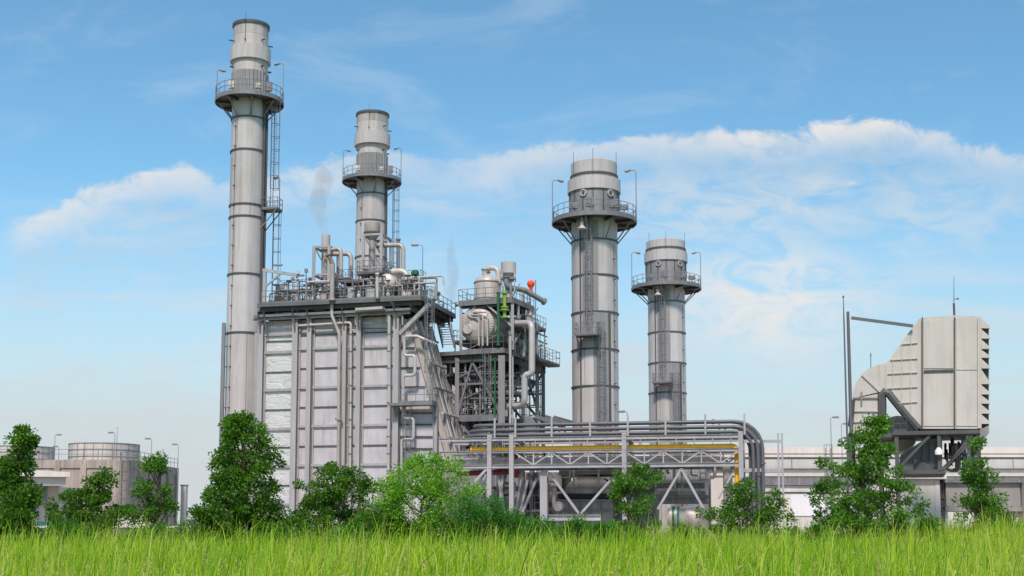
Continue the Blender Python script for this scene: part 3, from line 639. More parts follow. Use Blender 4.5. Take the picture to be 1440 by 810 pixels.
# open frame with a steam silencer (the one that steams)
def vent_tower(label, pxs, ytop, t0, t1, sil, cream, plat_y=None):
    a, b = B.S(pxs[0], ytop, t0), B.S(pxs[1], ytop, t0); zt = zat(pxs[0], ytop, t0)
    o = thing('vent_silencer_tower', label, 'vent tower', B.w((a + b) / 2, (t0 + t1) / 2, zd), rz=R(-14))
    for s in (a, b):
        for t in (t0, t1): MB().ibeam(B.w(s, t, zd), B.w(s, t, zt), .26).obj('post', M['column'], o)
    for zz in (zt - .1, zd + (zt - zd) * .52, zd + .9):
        for (p, q) in (((a, t0), (b, t0)), ((a, t1), (b, t1)), ((a, t0), (a, t1)), ((b, t0), (b, t1))):
            MB().beam(B.w(*p, zz), B.w(*q, zz), .18).obj('tie_beam', M['column'], o)
    zm = zd + (zt - zd) * .52
    for t in (t0, t1): MB().beam(B.w(a, t, zd + .9), B.w(b, t, zm), .1).obj('brace', M['steel'], o); MB().beam(B.w(b, t, zm), B.w(a, t, zt), .1).obj('brace', M['steel'], o)
    (px, y0, y1, hw) = sil; tc = (t0 + t1) / 2; q = B.at(px, y1, tc); zt2 = zat(px, y0, tc); r = hw * mpp(q)
    MB().lathe([(r * .5, q.z - .55), (r, q.z), (r, zt2), (r * .86, zt2), (r * .86, zt2 - .6)], (q.x, q.y, 0), 24, cap0=True).obj('silencer', M[cream], o)
    MB().ringband((q.x, q.y, 0), r, r + .08, q.z - .02, q.z + .12, 24).obj('silencer_ring', M['dark_steel'], o)
    MB().tube((q.x, q.y, zd + .7), (q.x, q.y, q.z - .4), r * .42, 12).obj('vent_pipe', M['oldpipe'], o)
    if plat_y:
        zp = zat(px, plat_y, t0 - .6); pl = MB().pbox(B, a - .3, b + .4, t0 - .7, t1 + .3, zp - .15, zp).obj('platform', M['grate'], o)
        railing_mb(MB(), [B.w(a - .3, t1, zp), B.w(a - .3, t0 - .7, zp), B.w(b + .4, t0 - .7, zp), B.w(b + .4, t1, zp)], 1.1, .7, .03).obj('railing', M['steel'], pl)
    return o
vent_tower('open steel frame carrying a small steaming grey silencer', (441.5, 463), 346, 1.2, 3.4, (458, 331, 353, 6.2), 'stack', None)
vent_tower('open steel frame with railed platform under a tan silencer', (511, 536.5), 329, 2.0, 4.6, (523.5, 314, 329, 11.2), 'tan', 383)
# steam drums (dished ends seen from the front)
def drum(label, px, py, hw, t0, t1, mt, name='steam_drum', pl=B, sup=True, zfloor=None, ribs=0, cap=.5):
    q = pl.at(px, py, t0); r = hw * mpp(q); zf = zd if zfloor is None else zfloor
    o = thing(name, label, 'vessel', (q.x, q.y, zf)); e = q + pl.v * (t1 - t0)
    pr = [(r * math.cos(R(a)), -r * cap * math.sin(R(a))) for a in (88, 70, 50, 30, 12)] + [(r, 0), (r, t1 - t0)] + [(r * math.cos(R(a)), (t1 - t0) + r * cap * math.sin(R(a))) for a in (15, 40, 65, 88)]
    MB().lathe(pr, q, 36, pl.v, True, True).obj('shell', M[mt], o)
    for k in (.06, .5, .94):
        w = q + pl.v * ((t1 - t0) * k); MB().lathe([(r, -.05), (r + .05, -.05), (r + .05, .05), (r, .05)], w, 36, pl.v).obj('band', M[mt], o)
    if sup:
        for k in (.2, .8):
            w = q + pl.v * ((t1 - t0) * k); MB().beam(Vector((w.x, w.y, zf)), Vector((w.x, w.y, w.z - r * .75)), r * 1.3, .3, pl.u).obj('saddle', M['steel'], o)
    if ribs:
        mb = MB()
        for i in range(ribs):
            a = 2 * math.pi * i / ribs; dx = pl.u * math.cos(a) + Zv * math.sin(a)
            pts = [q + dx * (r * math.cos(R(b)) * .995) - pl.v * (r * cap * math.sin(R(b)) + .015) for b in (4, 20, 38, 55, 70)]
            mb.sweep(pts, .03, 4)
        rb_ = mb.obj('end_seams', M['cream'], o)
    return o, q, r
drum('pale insulated steam drum end beside the brown drain pipe', 469, 406.5, 9, .4, 6.5, 'cream')
drum('larger pale insulated steam drum end under the tan silencer frame', 544, 397, 12.5, .2, 7.5, 'cream')
drum('short grey vessel end lying behind the roof railing', 493, 400, 6.5, 2.5, 6.5, 'oldpipe')
def roof_pipe(label, pts, r, mt, t, bend=None, name='roof_pipe', flange=()):
    W = [B.at(p[0], p[1], t if len(p) == 2 else p[2]) for p in pts]
    o = thing(name, label, 'pipe', W[-1]); MB().pipe(W, r, bend, 12).obj('pipe_run', M[mt], o)
    for i in (0, len(W) - 1):
        q = W[i]; k = W[1] if i == 0 else W[-2]; dd = (k - q).normalized(); MB().tube(q, q + dd * .12, r * 1.5, 12).obj('flange', M['steel'], o)
    return o
roof_pipe('tan pipe loop bending from steaming silencer down to the drum', [(462, 352), (479.5, 348.5), (479.5, 396)], .19, 'oldpipe', 1.4)
roof_pipe('pale elbow pipe with short top stub beside the steaming frame', [(463.5, 357.5), (493.5, 356.5), (493.5, 404)], .22, 'oldpipe', 2.2)
roof_pipe('grey pipe arching away from tan silencer frame towards the lamp', [(530, 345), (566.8, 344.5), (566.8, 395)], .22, 'oldpipe', 2.6)
roof_pipe('fat cream pipe bridging over the larger steam drum', [(549, 382), (572, 381.5), (573, 400)], .3, 'cream', .6)
roof_pipe('brown pipe leaning down from steaming frame to the boiler edge', [(462, 358), (468, 372), (467.8, 396)], .2, 'rust', -.6)
roof_pipe('thin grey riser pipe behind the arched grey pipe', [(560, 336), (560, 392)], .16, 'steel', 4.5)
roof_pipe('white standpipe rising in front of the roof railing', [(530.5, 386), (530.5, 420)], .15, 'cladding', -1.6)
# valve clusters
def valve(px, t, h, wheel, label, group=None, col_='steel', y=412):
    b = on_deck(px, t, y); o = thing('valve', label, 'valve', b, group)
    MB().tube(b, b + Zv * h, .05, 6).obj('stem', M['dark_steel'], o)
    MB().lathe([(.07, .2), (.2, .25), (.2, .5), (.1, .6), (.12, .8), (.05, .85)], b, 10).obj('body', M[col_], o)
    q = b + Zv * h
    MB().lathe([(wheel, -.05), (wheel + .05, 0), (wheel, .05), (wheel - .05, 0), (wheel, -.05)], q, 14).obj('hand_wheel', M['dark_steel'] if col_ != 'green' else M['green'], o)
    return o
gq = valve(583.5, 1.0, 2.45, .33, 'tall valve with a green round head above the roof railing', None, 'green')
MB().lathe([(.05, 2.3), (.36, 2.4), (.36, 2.7), (.2, 2.85)], gq.location, 14, cap1=True).obj('green_head', M['green'], gq)
rv = random.Random(3)
for i in range(44):
    px = 383 + i * 4.75 + rv.uniform(-2, 2); t = rv.choice([-.8, -.3, .5, 1.5, 3.5])
    valve(px, t, rv.uniform(.9, 2.3), rv.uniform(.16, .30), 'grey hand valve among the pipework behind the boiler roof railing', 'valves along the boiler roof', rv.choice(['steel', 'oldpipe', 'cream', 'dark_steel']))
for i in range(46):
    px = 382 + i * 4.6 + rv.uniform(-3, 3); t = rv.choice([-.5, .2, 1.0, 2.5]); b = on_deck(px, t); h = rv.uniform(.4, 2.3); L_ = rv.uniform(.8, 2.6)
    W = [b, b + Zv * h, b + Zv * h + B.u * L_, b + B.u * L_ + Zv * rv.choice([0, 0, h * .6])]
    o = thing('roof_pipe', 'short bent pipe among the valves behind the boiler roof railing', 'pipe', b, 'short pipes on the boiler roof')
    MB().pipe(W, rv.uniform(.05, .11), None, 8).obj('pipe_run', M[rv.choice(['steel', 'oldpipe', 'cladding', 'greypipe', 'cream'])], o)
# along the receding side of the deck
for i in range(12):
    t = .5 + i * .7; b = B.w(db - .9 - rv.uniform(0, 1.2), t, zd); h = rv.uniform(.8, 2.1); o = thing('valve', 'grey relief valve in the line on the receding side of the roof', 'valve', b, 'relief valves on the receding roof side')
    MB().tube(b, b + Zv * h, .09, 8).obj('stem', M[rv.choice(['steel', 'cream', 'oldpipe'])], o); MB().ball(b + Zv * h, .22, 8).obj('bonnet', M['dark_steel'], o)
    MB().pipe([b + Zv * h * .6, b + Zv * h * .6 + B.u * .5, b + B.u * .5 + Zv * h * .3], .08, None, 6).obj('outlet', M['steel'], o)
# raised walkways over the roof piping
for lab, x0, x1, t0, t1, hz_ in (('raised grey walkway with rails over the roof pipes between the vent frames', 478, 512, .8, 2.2, 2.1), ('raised grey walkway with rails beyond the larger steam drum', 556, 592, 2.2, 3.6, 2.0), ('raised grey walkway with rails between crane and steaming frame', 392, 436, 1.4, 2.6, 1.5)):
    a0, a1 = B.S(x0, 400, t0), B.S(x1, 400, t0); o = thing('roof_walkway', lab, 'walkway', B.w((a0 + a1) / 2, (t0 + t1) / 2, zd), rz=R(-14)); zz = zd + hz_
    MB().pbox(B, a0, a1, t0, t1, zz - .14, zz).obj('floor', M['edge'], o); railing_mb(MB(), [B.w(a0, t1, zz), B.w(a0, t0, zz), B.w(a1, t0, zz), B.w(a1, t1, zz)], 1.1, .8, .028).obj('railing', M['steel'], o)
    for s in (a0 + .1, (a0 + a1) / 2, a1 - .1):
        for t in (t0 + .1, t1 - .1): MB().beam(B.w(s, t, zd), B.w(s, t, zz - .14), .12).obj('leg', M['steel'], o)
for i in range(26):
    px = 388 + i * 8.0 + rv.uniform(-2, 2); t = rv.choice([.2, 1.6, 3.0, 4.5]); b = on_deck(px, t); h = rv.uniform(1.5, 3.4)
    o = thing('instrument_stand', 'thin instrument stand sticking up from the boiler roof clutter', 'instrument', b, 'instrument stands on the boiler roof')
    MB().tube(b, b + Zv * h, .045, 6).obj('stem', M['steel'], o); MB().beam(b + Zv * h, b + Zv * (h + .35), .3, .22).obj('gauge_box', M[rv.choice(['dark_steel', 'steel', 'cream', 'stack_dull'])], o)
    MB().beam(b + Zv * (h * .6) - B.u * .45, b + Zv * (h * .6) + B.u * .45, .07).obj('cross_arm', M['steel'], o)
# lamps and crane
def roof_lamp(px, ytop, t, dirx, arm, label):
    b = on_deck(px, t); o = thing('lamp_post', label, 'lamp post', b); lamp_parts(o, b, zat(px, ytop, t) - zd, dirx, arm, 0, .045)
roof_lamp(594, 345, .6, -1, .45, 'tall thin lamp post standing among valves on the boiler roof')
roof_lamp(431, 387.5, .5, -1, .3, 'short lamp post on the boiler roof near the steaming frame')
roof_lamp(383, 373, 2.0, 1, .3, 'small lamp post beside the davit crane on boiler roof')
b = on_deck(371.5, 1.2, 425); o = thing('davit_crane', 'grey davit crane with a long arm at the stack end of the roof', 'crane', b)
za = zat(371.5, 379.5, 1.2)
MB().tube(b, Vector((b.x, b.y, za)), .2, 10).obj('mast', M['column'], o)
MB().beam(Vector((b.x, b.y, za)) - B.u * .2, B.at(418, 387, 1.2), .22, .28).obj('arm', M['column'], o); MB().beam(B.at(372, 404, 1.2), B.at(395, 384, 1.2), .16).obj('brace', M['column'], o)
MB().tube(B.at(417, 387.5, 1.2), B.at(417, 391, 1.2), .05, 6).obj('hook', M['dark_steel'], o)
for px, w, h, lab in ((522, .9, 1.1, 'grey control cabinet below the tan silencer frame'), (495, .7, 1.3, 'grey control cabinet between the two vent frames'), (455, .8, .9, 'low grey cabinet at the foot of the steaming frame')):
    b = on_deck(px, -.2); o = thing('control_cabinet', lab, 'cabinet', b, rz=R(-14)); MB().pbox(B, (b - B.o).dot(B.u) - w / 2, (b - B.o).dot(B.u) + w / 2, -.45, .05, zd + .1, zd + h).obj('case', M['steel'], o)
    MB().pbox(B, (b - B.o).dot(B.u) - w / 2 + .05, (b - B.o).dot(B.u) + w / 2 - .05, -.48, -.452, zd + .16, zd + h - .06).obj('door', M['column'], o)

# ------------------------------------------------------------------ deaerator tower (open steel frame to the right of the boiler)
K = Plane(708, 491, 115, 22)
kz = lambda px, py, t=0: K.at(px, py, t).z
z1 = kz(708, 491); z2 = kz(721, 420, .4); z0_ = kz(706, 584)
kl = K.S(611, 492); KT = 11.4
tower = thing('steel_frame_tower', 'open steel tower with two railed decks holding the round vessels', 'steel tower', K.w(0, 0, 0), rz=R(-22))
def kbeam(a, b, w, nm='beam', mt='steel', par=None, h=None, ib=False):
    mb = MB(); (mb.ibeam if ib else mb.beam)(K.w(*a), K.w(*b), w, h); return mb.obj(nm, M[mt], par or tower)
sc = [(-.3, .6), (K.S(641, 520), .38)]
for s, w in sc:
    for t in (.3, 5.6, KT - .4): kbeam((s, t, 0), (s, t, z1 - .55), w if t < 1 else .36, 'column', 'towercol', ib=True)
# main deck
mdk = MB().pbox(K, kl, 0, 0, KT, z1 - .14, z1).obj('main_deck', M['grate'], tower)
MB().pbox(K, kl, .05, -.08, .02, z1 - .32, z1 + .04).obj('edge_beam', M['steel'], mdk)
MB().pbox(K, -.02, .10, 0.03, KT, z1 - .32, z1 + .04).obj('edge_beam', M['steel'], mdk)
for t in (.3, 3.0, 5.6, 8.4, KT - .4): kbeam((kl + .1, t, z1 - .6), (-.05, t, z1 - .6), .3, 'main_beam', 'dark_steel', mdk, .8, True)
for s in (kl + .3, sc[1][0], -3.2, -.3): kbeam((s, .1, z1 - .62), (s, KT - .1, z1 - .62), .25, 'main_beam', 'dark_steel', mdk, .6, True)
ra = K.S(647, 491)
railing_mb(MB(), [K.w(ra, 0, z1), K.w(0, 0, z1), K.w(0, KT, z1), K.w(-3, KT, z1)], 1.3, 1.2, .03).obj('railing', M['steel'], mdk)
# rounded outer walkway on the far right
wk = MB().pbox(K, .1, 1.3, KT - 5.0, KT, z1 - .4, z1 - .26).obj('side_walkway', M['grate'], mdk)
railing_mb(MB(), [K.w(.2, KT - 5.0, z1 - .26), K.w(1.3, KT - 5, z1 - .26), K.w(1.3, KT, z1 - .26), K.w(.2, KT, z1 - .26)], 1.3, 1.0, .03).obj('railing', M['steel'], mdk)
# lower decks
for zz, nm in ((z0_, 'lower_deck'), (kz(706, 640), 'lower_deck')):
    q = MB().pbox(K, kl + .2, -.2, .2, KT - .3, zz - .35, zz).obj(nm, M['dark_steel'], tower)
    MB().pbox(K, kl + .2, -.6, .05, .19, zz - .45, zz + .02).obj('edge_beam', M['steel'], q)
    railing_mb(MB(), [K.w(kl + .2, .25, zz), K.w(-.7, .25, zz)], 1.15, 1.1, .03).obj('railing', M['steel'], q)
# braces
sl, sr = sc[1][0], -.3
for t in (.3, 5.6, KT - .4):
    kbeam((sl, t, z0_), (-3.2 if t < 1 else sr, t, z1 - 1.0), .2, 'brace'); kbeam((sr, t, z0_), (-3.2 if t < 1 else sl, t, z1 - 1.0), .2, 'brace')
    kbeam((sl, t, z0_ - 4.5), (sr, t, z0_ - .4), .2, 'brace'); kbeam((sr, t, z0_ - 4.5), (sl, t, z0_ - .4), .2, 'brace')
    kbeam((sl, t, (z1 + z0_) / 2), (sr, t, (z1 + z0_) / 2), .2, 'tie_beam')
for s in (sl, sr):
    kbeam((s, .3, z0_), (s, 5.6, z1 - 1), .18, 'brace'); kbeam((s, KT - .4, z0_), (s, 5.6, z1 - 1), .18, 'brace'); kbeam((s, .3, 2), (s, 5.6, z0_), .18, 'brace'); kbeam((s, KT - .4, 2), (s, 5.6, z0_), .18, 'brace')
kbeam((kl + .2, .3, z1 - .9), (sl - .1, .3, z1 - 4.6), .22, 'brace'); kbeam((kl - .0, .3, z1 - .9), (sl - .1, .3, z0_), .22, 'brace', 'dark_steel')
# upper deck on slim posts
ua, ub = K.S(645, 420, .4), K.S(721, 420, .4); UT = 5.8
udk = MB().pbox(K, ua, ub, .4, UT, z2 - .16, z2).obj('upper_deck', M['grate'], tower)
MB().pbox(K, ua, ub, .32, .398, z2 - .36, z2 + .03).obj('edge_beam', M['steel'], udk); MB().pbox(K, ub - .02, ub + .08, .42, UT, z2 - .36, z2 + .03).obj('edge_beam', M['steel'], udk)
for t in (.6, 3.0, UT - .2): kbeam((ua + .1, t, z2 - .4), (ub - .1, t, z2 - .4), .18, 'main_beam', 'dark_steel', udk, .4, True)
railing_mb(MB(), [K.w(ua, UT, z2), K.w(ua, .4, z2), K.w(ub, .4, z2), K.w(ub, UT, z2)], 1.2, .9, .03).obj('railing', M['steel'], udk)
for s in (ua + .15, ub - .1):
    for t in (.6, UT - .3): kbeam((s, t, z1), (s, t, z2 - .35), .26, 'column', 'column', None, None, True)
kbeam((ua + .2, .6, z1 + 2.4), (ua + 1.6, .6, z2 - .4), .16, 'brace', 'column'); kbeam((ub - .2, .6, z1 + 2.2), (ub - 2.6, .6, z2 - .4), .16, 'brace', 'column')
kbeam((ub - .1, .6, z1 + .4), (ub - .1, UT - .3, z2 - .5), .16, 'brace', 'column')
# slim mast posts on the right
for px, t, yt in ((744, 6.5, 425), (756, 9.0, 500), (764, KT, 515), (735, 5.0, 410)):
    q = K.at(px, 520, t); MB().ibeam(Vector((q.x, q.y, 0 if yt > 450 else z1)), Vector((q.x, q.y, K.at(px, yt, t).z)), .3 if px != 764 else .2).obj('column', M['column'], tower)
lq = K.at(741, 470, 6.2); l = ladder_mb(MB(), Vector((lq.x, lq.y, z1)), Vector((lq.x, lq.y, kz(741, 415, 6.2))), K.u, .5).obj('ladder', M['steel'], tower)
cage_mb(MB(), Vector((lq.x, lq.y, z1 + 2)), Vector((lq.x, lq.y, kz(741, 415, 6.2))), K.u, -K.v, .8, .7, .9).obj('safety_cage', M['steel'], l)
for i, (px, t) in enumerate(((622, 1.5), (630, 3.5), (634, 6.5), (648, 8.0), (665, 9.0), (618, 5.0))):
    q = K.at(px, 520, t); MB().ibeam(Vector((q.x, q.y, 0)), Vector((q.x, q.y, z1 - .6)), .26).obj('column', M['towercol'], tower)
for i in range(8):
    t = 1.5 + .9 * i; kbeam((kl + .4, t, z1 - 1.2 - .7 * i), (sl, t, z1 - 2.6 - .7 * i), .12, 'brace', 'steel'); kbeam((kl + 1.0, t, z0_ - 2 + .6 * i), (sl - .1, t, z0_ + .2 + .6 * i), .12, 'brace', 'steel')
# thin secondary steel, extra walkways and ladders that fill the bays
zmid = (z1 + z0_) / 2
for (a0, a1, t0, t1, zz) in ((sc[1][0] + .3, -2.6, 1.2, 4.8, zmid + .3), (-3.0, -.5, 5.8, 9.8, zmid + 1.0), (sc[1][0] - 1.6, -.6, .5, 3.4, z0_ - 2.6), (-2.4, .9, .6, 3.0, zmid - .9)):
    q = MB().pbox(K, a0, a1, t0, t1, zz - .18, zz).obj('walkway', M['dark_steel'], tower)
    railing_mb(MB(), [K.w(a0, t1, zz), K.w(a0, t0, zz), K.w(a1, t0, zz), K.w(a1, t1, zz)], 1.1, .8, .026).obj('railing', M['steel'], q)
for i in range(7):
    t = .5 + i * 1.75
    for j in range(3):
        a = sl + (sr - sl) * (j + .5) / 3; kbeam((a, t, z0_ - 3), (a, t, z1 - .9), .12, 'post', 'steel')
    for zz in (z0_ + 1.7, zmid + .9, z1 - 1.9, z0_ - 1.6): kbeam((sl, t, zz), (sr, t, zz), .1, 'tie_beam', 'steel')
for i in range(5):
    zz = z0_ - 3 + i * 2.2; kbeam((sl, .35, zz), (sr, .35, zz + 1.8), .09, 'brace', 'steel'); kbeam((sr, 3.0, zz), (sl, 3.0, zz + 1.9), .09, 'brace', 'steel'); kbeam((sr, .4, zz), (sr, KT - .5, zz + 2.0), .1, 'brace', 'steel')
for (a, t, za, zb) in ((-1.6, .1, z0_, z1), (-4.2, .9, z0_ - 4, zmid), (.25, 4.5, z0_ - 4, z1 + .8), (.3, 8.0, z0_, z1 + .9)):
    l = ladder_mb(MB(), K.w(a, t, za), K.w(a, t, zb), K.u, .5).obj('ladder', M['steel'], tower)
    cage_mb(MB(), K.w(a, t, za + 1.6), K.w(a, t, zb), K.u, -K.v, .8, .7, .9).obj('safety_cage', M['steel'], l)
# side platforms and masts round the big vessel
for (a0, a1, t0, t1, zz) in ((.2, 1.7, 1.2, 4.6, z1 + 2.1), (-1.1, .9, 4.8, 8.6, z1 + 2.9), (kl + .5, sl + .9, 3.2, 7.5, z1 + 1.4)):
    q = MB().pbox(K, a0, a1, t0, t1, zz - .16, zz).obj('walkway', M['dark_steel'], tower)
    railing_mb(MB(), [K.w(a0, t1, zz), K.w(a0, t0, zz), K.w(a1, t0, zz), K.w(a1, t1, zz)], 1.15, .7, .028).obj('railing', M['steel'], q)
    for s in (a0 + .1, a1 - .1):
        for t in (t0 + .1, t1 - .1): kbeam((s, t, z1), (s, t, zz - .16), .13, 'post', 'steel', q)
for (a, t, top) in ((.3, 1.0, z2 + 1.6), (.9, 3.4, z2 - .6), (1.0, 6.0, z2 - 1.4), (-.4, 7.5, z2 + .4), (kl + 1.4, 6.5, z2 - 1.2)):
    kbeam((a, t, z1), (a, t, top), .2, 'mast', 'towercol')
    for k in range(4): zz = z1 + (top - z1) * k / 4; kbeam((a, t, zz), (a + (.7 if k % 2 else -.7), t + .6, zz + (top - z1) / 4), .07, 'brace', 'steel')
for zz in (z1 + 1.2, z1 + 3.0, z2 - .9): kbeam((ua + .1, .7, zz), (ua + .1, UT - .3, zz), .11, 'tie_beam', 'steel'); kbeam((ua + .1, UT - .3, zz), (ub, UT - .3, zz), .11, 'tie_beam', 'steel')
kbeam((ua + .1, UT - .3, z1), (ub, UT - .3, z2 - .4), .11, 'brace', 'steel'); kbeam((ub, UT - .3, z1), (ua + .1, UT - .3, z2 - .4), .11, 'brace', 'steel')
# equipment rails on the receding side
for i in range(9): kbeam((.15, 1.0 + i * 1.15, z1), (.15, 1.0 + i * 1.15, z1 + rv.uniform(1.2, 3.0)), .14, 'stanchion', 'steel')
for zz in (z1 + 1.9, z1 + 2.6): kbeam((.15, 1.0, zz), (.15, KT - .5, zz), .12, 'tie_beam', 'steel')
# vessels
vo, vq, vr = drum('big horizontal deaerator vessel with ribbed round end on the main deck', 671, 456.5, 25.8, .9, 9.8, 'vessel', 'deaerator_vessel', K, True, z1, 40, .34)
e = K.at(657.5, 463, .3); MB().lathe([(.42, -.05), (.48, 0), (.48, .45)], e, 20, K.v, True, False).obj('manhole', M['cream'], vo)
MB().pipe([K.at(663, 447, .2), K.at(657, 440, .25), K.at(657.5, 456, .3)], .07, None, 8).obj('level_pipe', M['cladding'], vo)
for i, (x, yb) in enumerate(((673.5, 486), (679, 486), (685.5, 486))):
    yt = (447, 443, 439)[i]; MB().pipe([K.at(661 + 2 * i, yt, .35), K.at(x, yt, .05), K.at(x, yb, .05)], .085, None, 8).obj('level_pipe', M['cladding'], vo)
q = K.at(685.5, 418, 3.0); r = 18.8 * mpp(q); zt = kz(685.5, 398, 3.0)
o = thing('domed_tank', 'upright domed tank standing on the upper tower deck', 'tank', (q.x, q.y, z2))
pr = [(r, z2), (r, zt)] + [(r * math.cos(R(a)), zt + r * .62 * math.sin(R(a))) for a in (12, 28, 45, 62, 80)]
MB().lathe(pr, (q.x, q.y, 0), 32, None, True, True).obj('shell', M['cream'], o)
for zz in (z2 + .6, zt): MB().ringband((q.x, q.y, 0), r, r + .05, zz - .05, zz + .05, 32).obj('band', M['stack_dull'], o)
MB().lathe([(.3, 0), (.3, .5), (.42, .5), (.42, .6)], (q.x - .2, q.y, zt + r * .6), 14, None, False, True).obj('nozzle', M['cream'], o)
def kpipe(label, pts, rr, mt, t, bend=None, name='process_pipe', n=12):
    W = [K.at(p[0], p[1], t if len(p) == 2 else p[2]) for p in pts]
    o = thing(name, label, 'pipe', W[-1]); MB().pipe(W, rr, bend, n).obj('pipe_run', M[mt], o)
    for i in (0, -1):
        q = W[i]; k = W[1] if i == 0 else W[-2]; dd = (k - q).normalized(); MB().tube(q, q + dd * .12, rr * 1.4, n).obj('flange', M[mt if mt in ('green', 'lime') else 'steel'], o)
    return o
kpipe('tan gooseneck pipe from the domed tank top towards the vent drum', [(684.5, 384, 3.0), (684.5, 378.5, 3.0), (690, 376.5, 3.0), (700, 378, 3.0), (701.5, 400, 3.0)], .26, 'cream', 3, .5)
q = K.at(715, 385, 2.0); rr = 10.7 * mpp(q); zt = kz(715, 369.5, 2.0)
o = thing('vent_silencer', 'grey drum silencer on a slim stand at the tower top', 'silencer', (q.x, q.y, z2))
MB().lathe([(rr * .5, q.z - .35), (rr, q.z), (rr, zt), (rr - .1, zt), (rr - .1, zt - .5)], (q.x, q.y, 0), 28, None, True).obj('drum', M['stack'], o)
MB().lathe([(.33, z2), (.33, q.z - .35)], (q.x, q.y, 0), 14).obj('vent_pipe', M['cladding'], o)
for dx, dy in ((-1, -1), (1, -1), (1, 1), (-1, 1)): MB().beam((q.x + dx * rr * .8, q.y + dy * rr * .8, z2), (q.x + dx * rr * .8, q.y + dy * rr * .8, q.z + .1), .13).obj('leg', M['column'], o)
MB().box(q.x - rr, q.x + rr, q.y - rr, q.y + rr, q.z - .62, q.z - .42).obj('top_frame', M['steel'], o)
kpipe('fat grey relief pipe curving down and out past the windsock', [(712, 389, 1.4), (712, 404, 1.4), (737, 407.5, 2.4), (766, 424.5, 4.5)], .25, 'stack_dull', 2, .8)
kpipe('fat silver pipe stepping down the outer side of the tower', [(724, 455, 1.2), (748, 454.5, -.6), (748, 526, -.6), (737.5, 527, -.6), (737.5, 570, -.6), (716, 572, 1.0)], .29, 'cladding', -.6, .6)
kpipe('dark green vertical pipe in front of the ribbed vessel', [(700.6, 411, -.15), (700.6, 486, -.15)], .13, 'green', 0)
o = kpipe('lime green pipe stub with flanges under the vent drum', [(709.6, 409, .2), (709.6, 447, .2)], .17, 'lime', 0)
for y, w in ((412, .32), (432, .36), (436, .42), (446, .3)): q = K.at(709.6, y, .2); MB().tube(q - Zv * .07, q + Zv * .07, w, 12).obj('flange', M['lime'], o)
kpipe('slim green pipe dropping below the main tower deck', [(696, 503, .1), (696, 590, .1)], .10, 'green', 0)
kpipe('short green cross pipe right under the main deck', [(683, 506, .3), (706, 507, .3)], .12, 'green', 0)
for i in range(3): kpipe('short green cross pipe at the foot of the slim green pipe', [(686 + i * 2, 588 + i * 6, .4), (704 - i * 2, 586 + i * 6, .4)], .09, 'green', 0).__setitem__('group', 'green cross pipes')
kpipe('white pipe running up the front tower column', [(717.5, 470, -.1), (717.5, 640, -.1)], .12, 'cladding', 0)
kpipe('thin pale pipe beside the main tower column', [(721, 500, .4), (721, 640, .4)], .08, 'cladding', 0)
kpipe('horizontal pale header pipe over the ribbed vessel', [(641, 428, .7), (672, 426, .7), (676, 437, 1.2)], .17, 'cladding', 0, .4)
# pipework and machines inside the tower
for i in range(60):
    px = 624 + rv.uniform(0, 72); t = rv.uniform(1, 8); ya = rv.uniform(505, 590); yb = ya + rv.uniform(20, 60); dx = rv.uniform(-16, 16)
    kpipe('process pipe bending through the shade under the main tower deck', [(px, ya, t), (px, (ya + yb) / 2, t), (px + dx, (ya + yb) / 2, t), (px + dx, yb, t)], rv.uniform(.05, .17), rv.choice(['cladding', 'oldpipe', 'steel', 'cladding', 'greypipe', 'dark_steel']), t, .35).__setitem__('group', 'pipes inside the steel tower')
for i in range(22):
    px = 720 + rv.uniform(0, 26); t = rv.uniform(2, 7); y0 = rv.uniform(425, 480); kpipe('pipe riser among the valves behind the fat silver pipe', [(px, y0, t), (px, y0 + rv.uniform(20, 30), t)], rv.uniform(.08, .17), rv.choice(['cladding', 'oldpipe', 'steel', 'cream']), t).__setitem__('group', 'pipe risers on the tower side')
o = thing('rear_boiler_casing', 'second grey boiler casing seen through the steel tower', 'boiler', K.w(K.S(650, 560, 20), 20, 0), rz=R(-22))
ra_, rb_ = K.S(606, 560, 20), K.S(699, 560, 20); MB().pbox(K, ra_, rb_, 20, 24, 0, kz(650, 512, 20)).obj('casing', M['panel'], o)
for k in range(6): MB().pbox(K, ra_ + k * (rb_ - ra_ - .3) / 5, ra_ + .3 + k * (rb_ - ra_ - .3) / 5, 19.6, 19.98, 0, kz(650, 512, 20) + .3).obj('column', M['column'], o)
for y in (530, 556, 582, 608): zz = kz(660, y, 20); MB().pbox(K, ra_, rb_, 19.8, 19.97, zz - .1, zz + .1).obj('girt', M['dark_steel'], o)
q = K.at(746.5, 415, 5.9); t_ = K.at(746.5, 395, 5.9)
o = thing('windsock', 'bright orange red windsock hanging limp on a short pole', 'windsock', (q.x + .35, q.y, z1))
MB().tube((q.x + .45, q.y, z1), (q.x + .45, q.y, t_.z + .1), .05, 6).obj('pole', M['lampgrey'], o)
h = t_.z - q.z
MB().lathe([(.1, -h * .1), (.22, -h * .08), (.20, h * .15), (.16, h * .48), (.26, h * .6), (.36, h * .74), (.36, h * .88), (.25, h * 1.0), (.05, h * 1.05)], q, 16, None, True, True).obj('sock', M['orange'], o)
lamp_post(759.5, 456, 500, 124, -1, 'slim lamp post on the outer corner of the steel tower', 6)
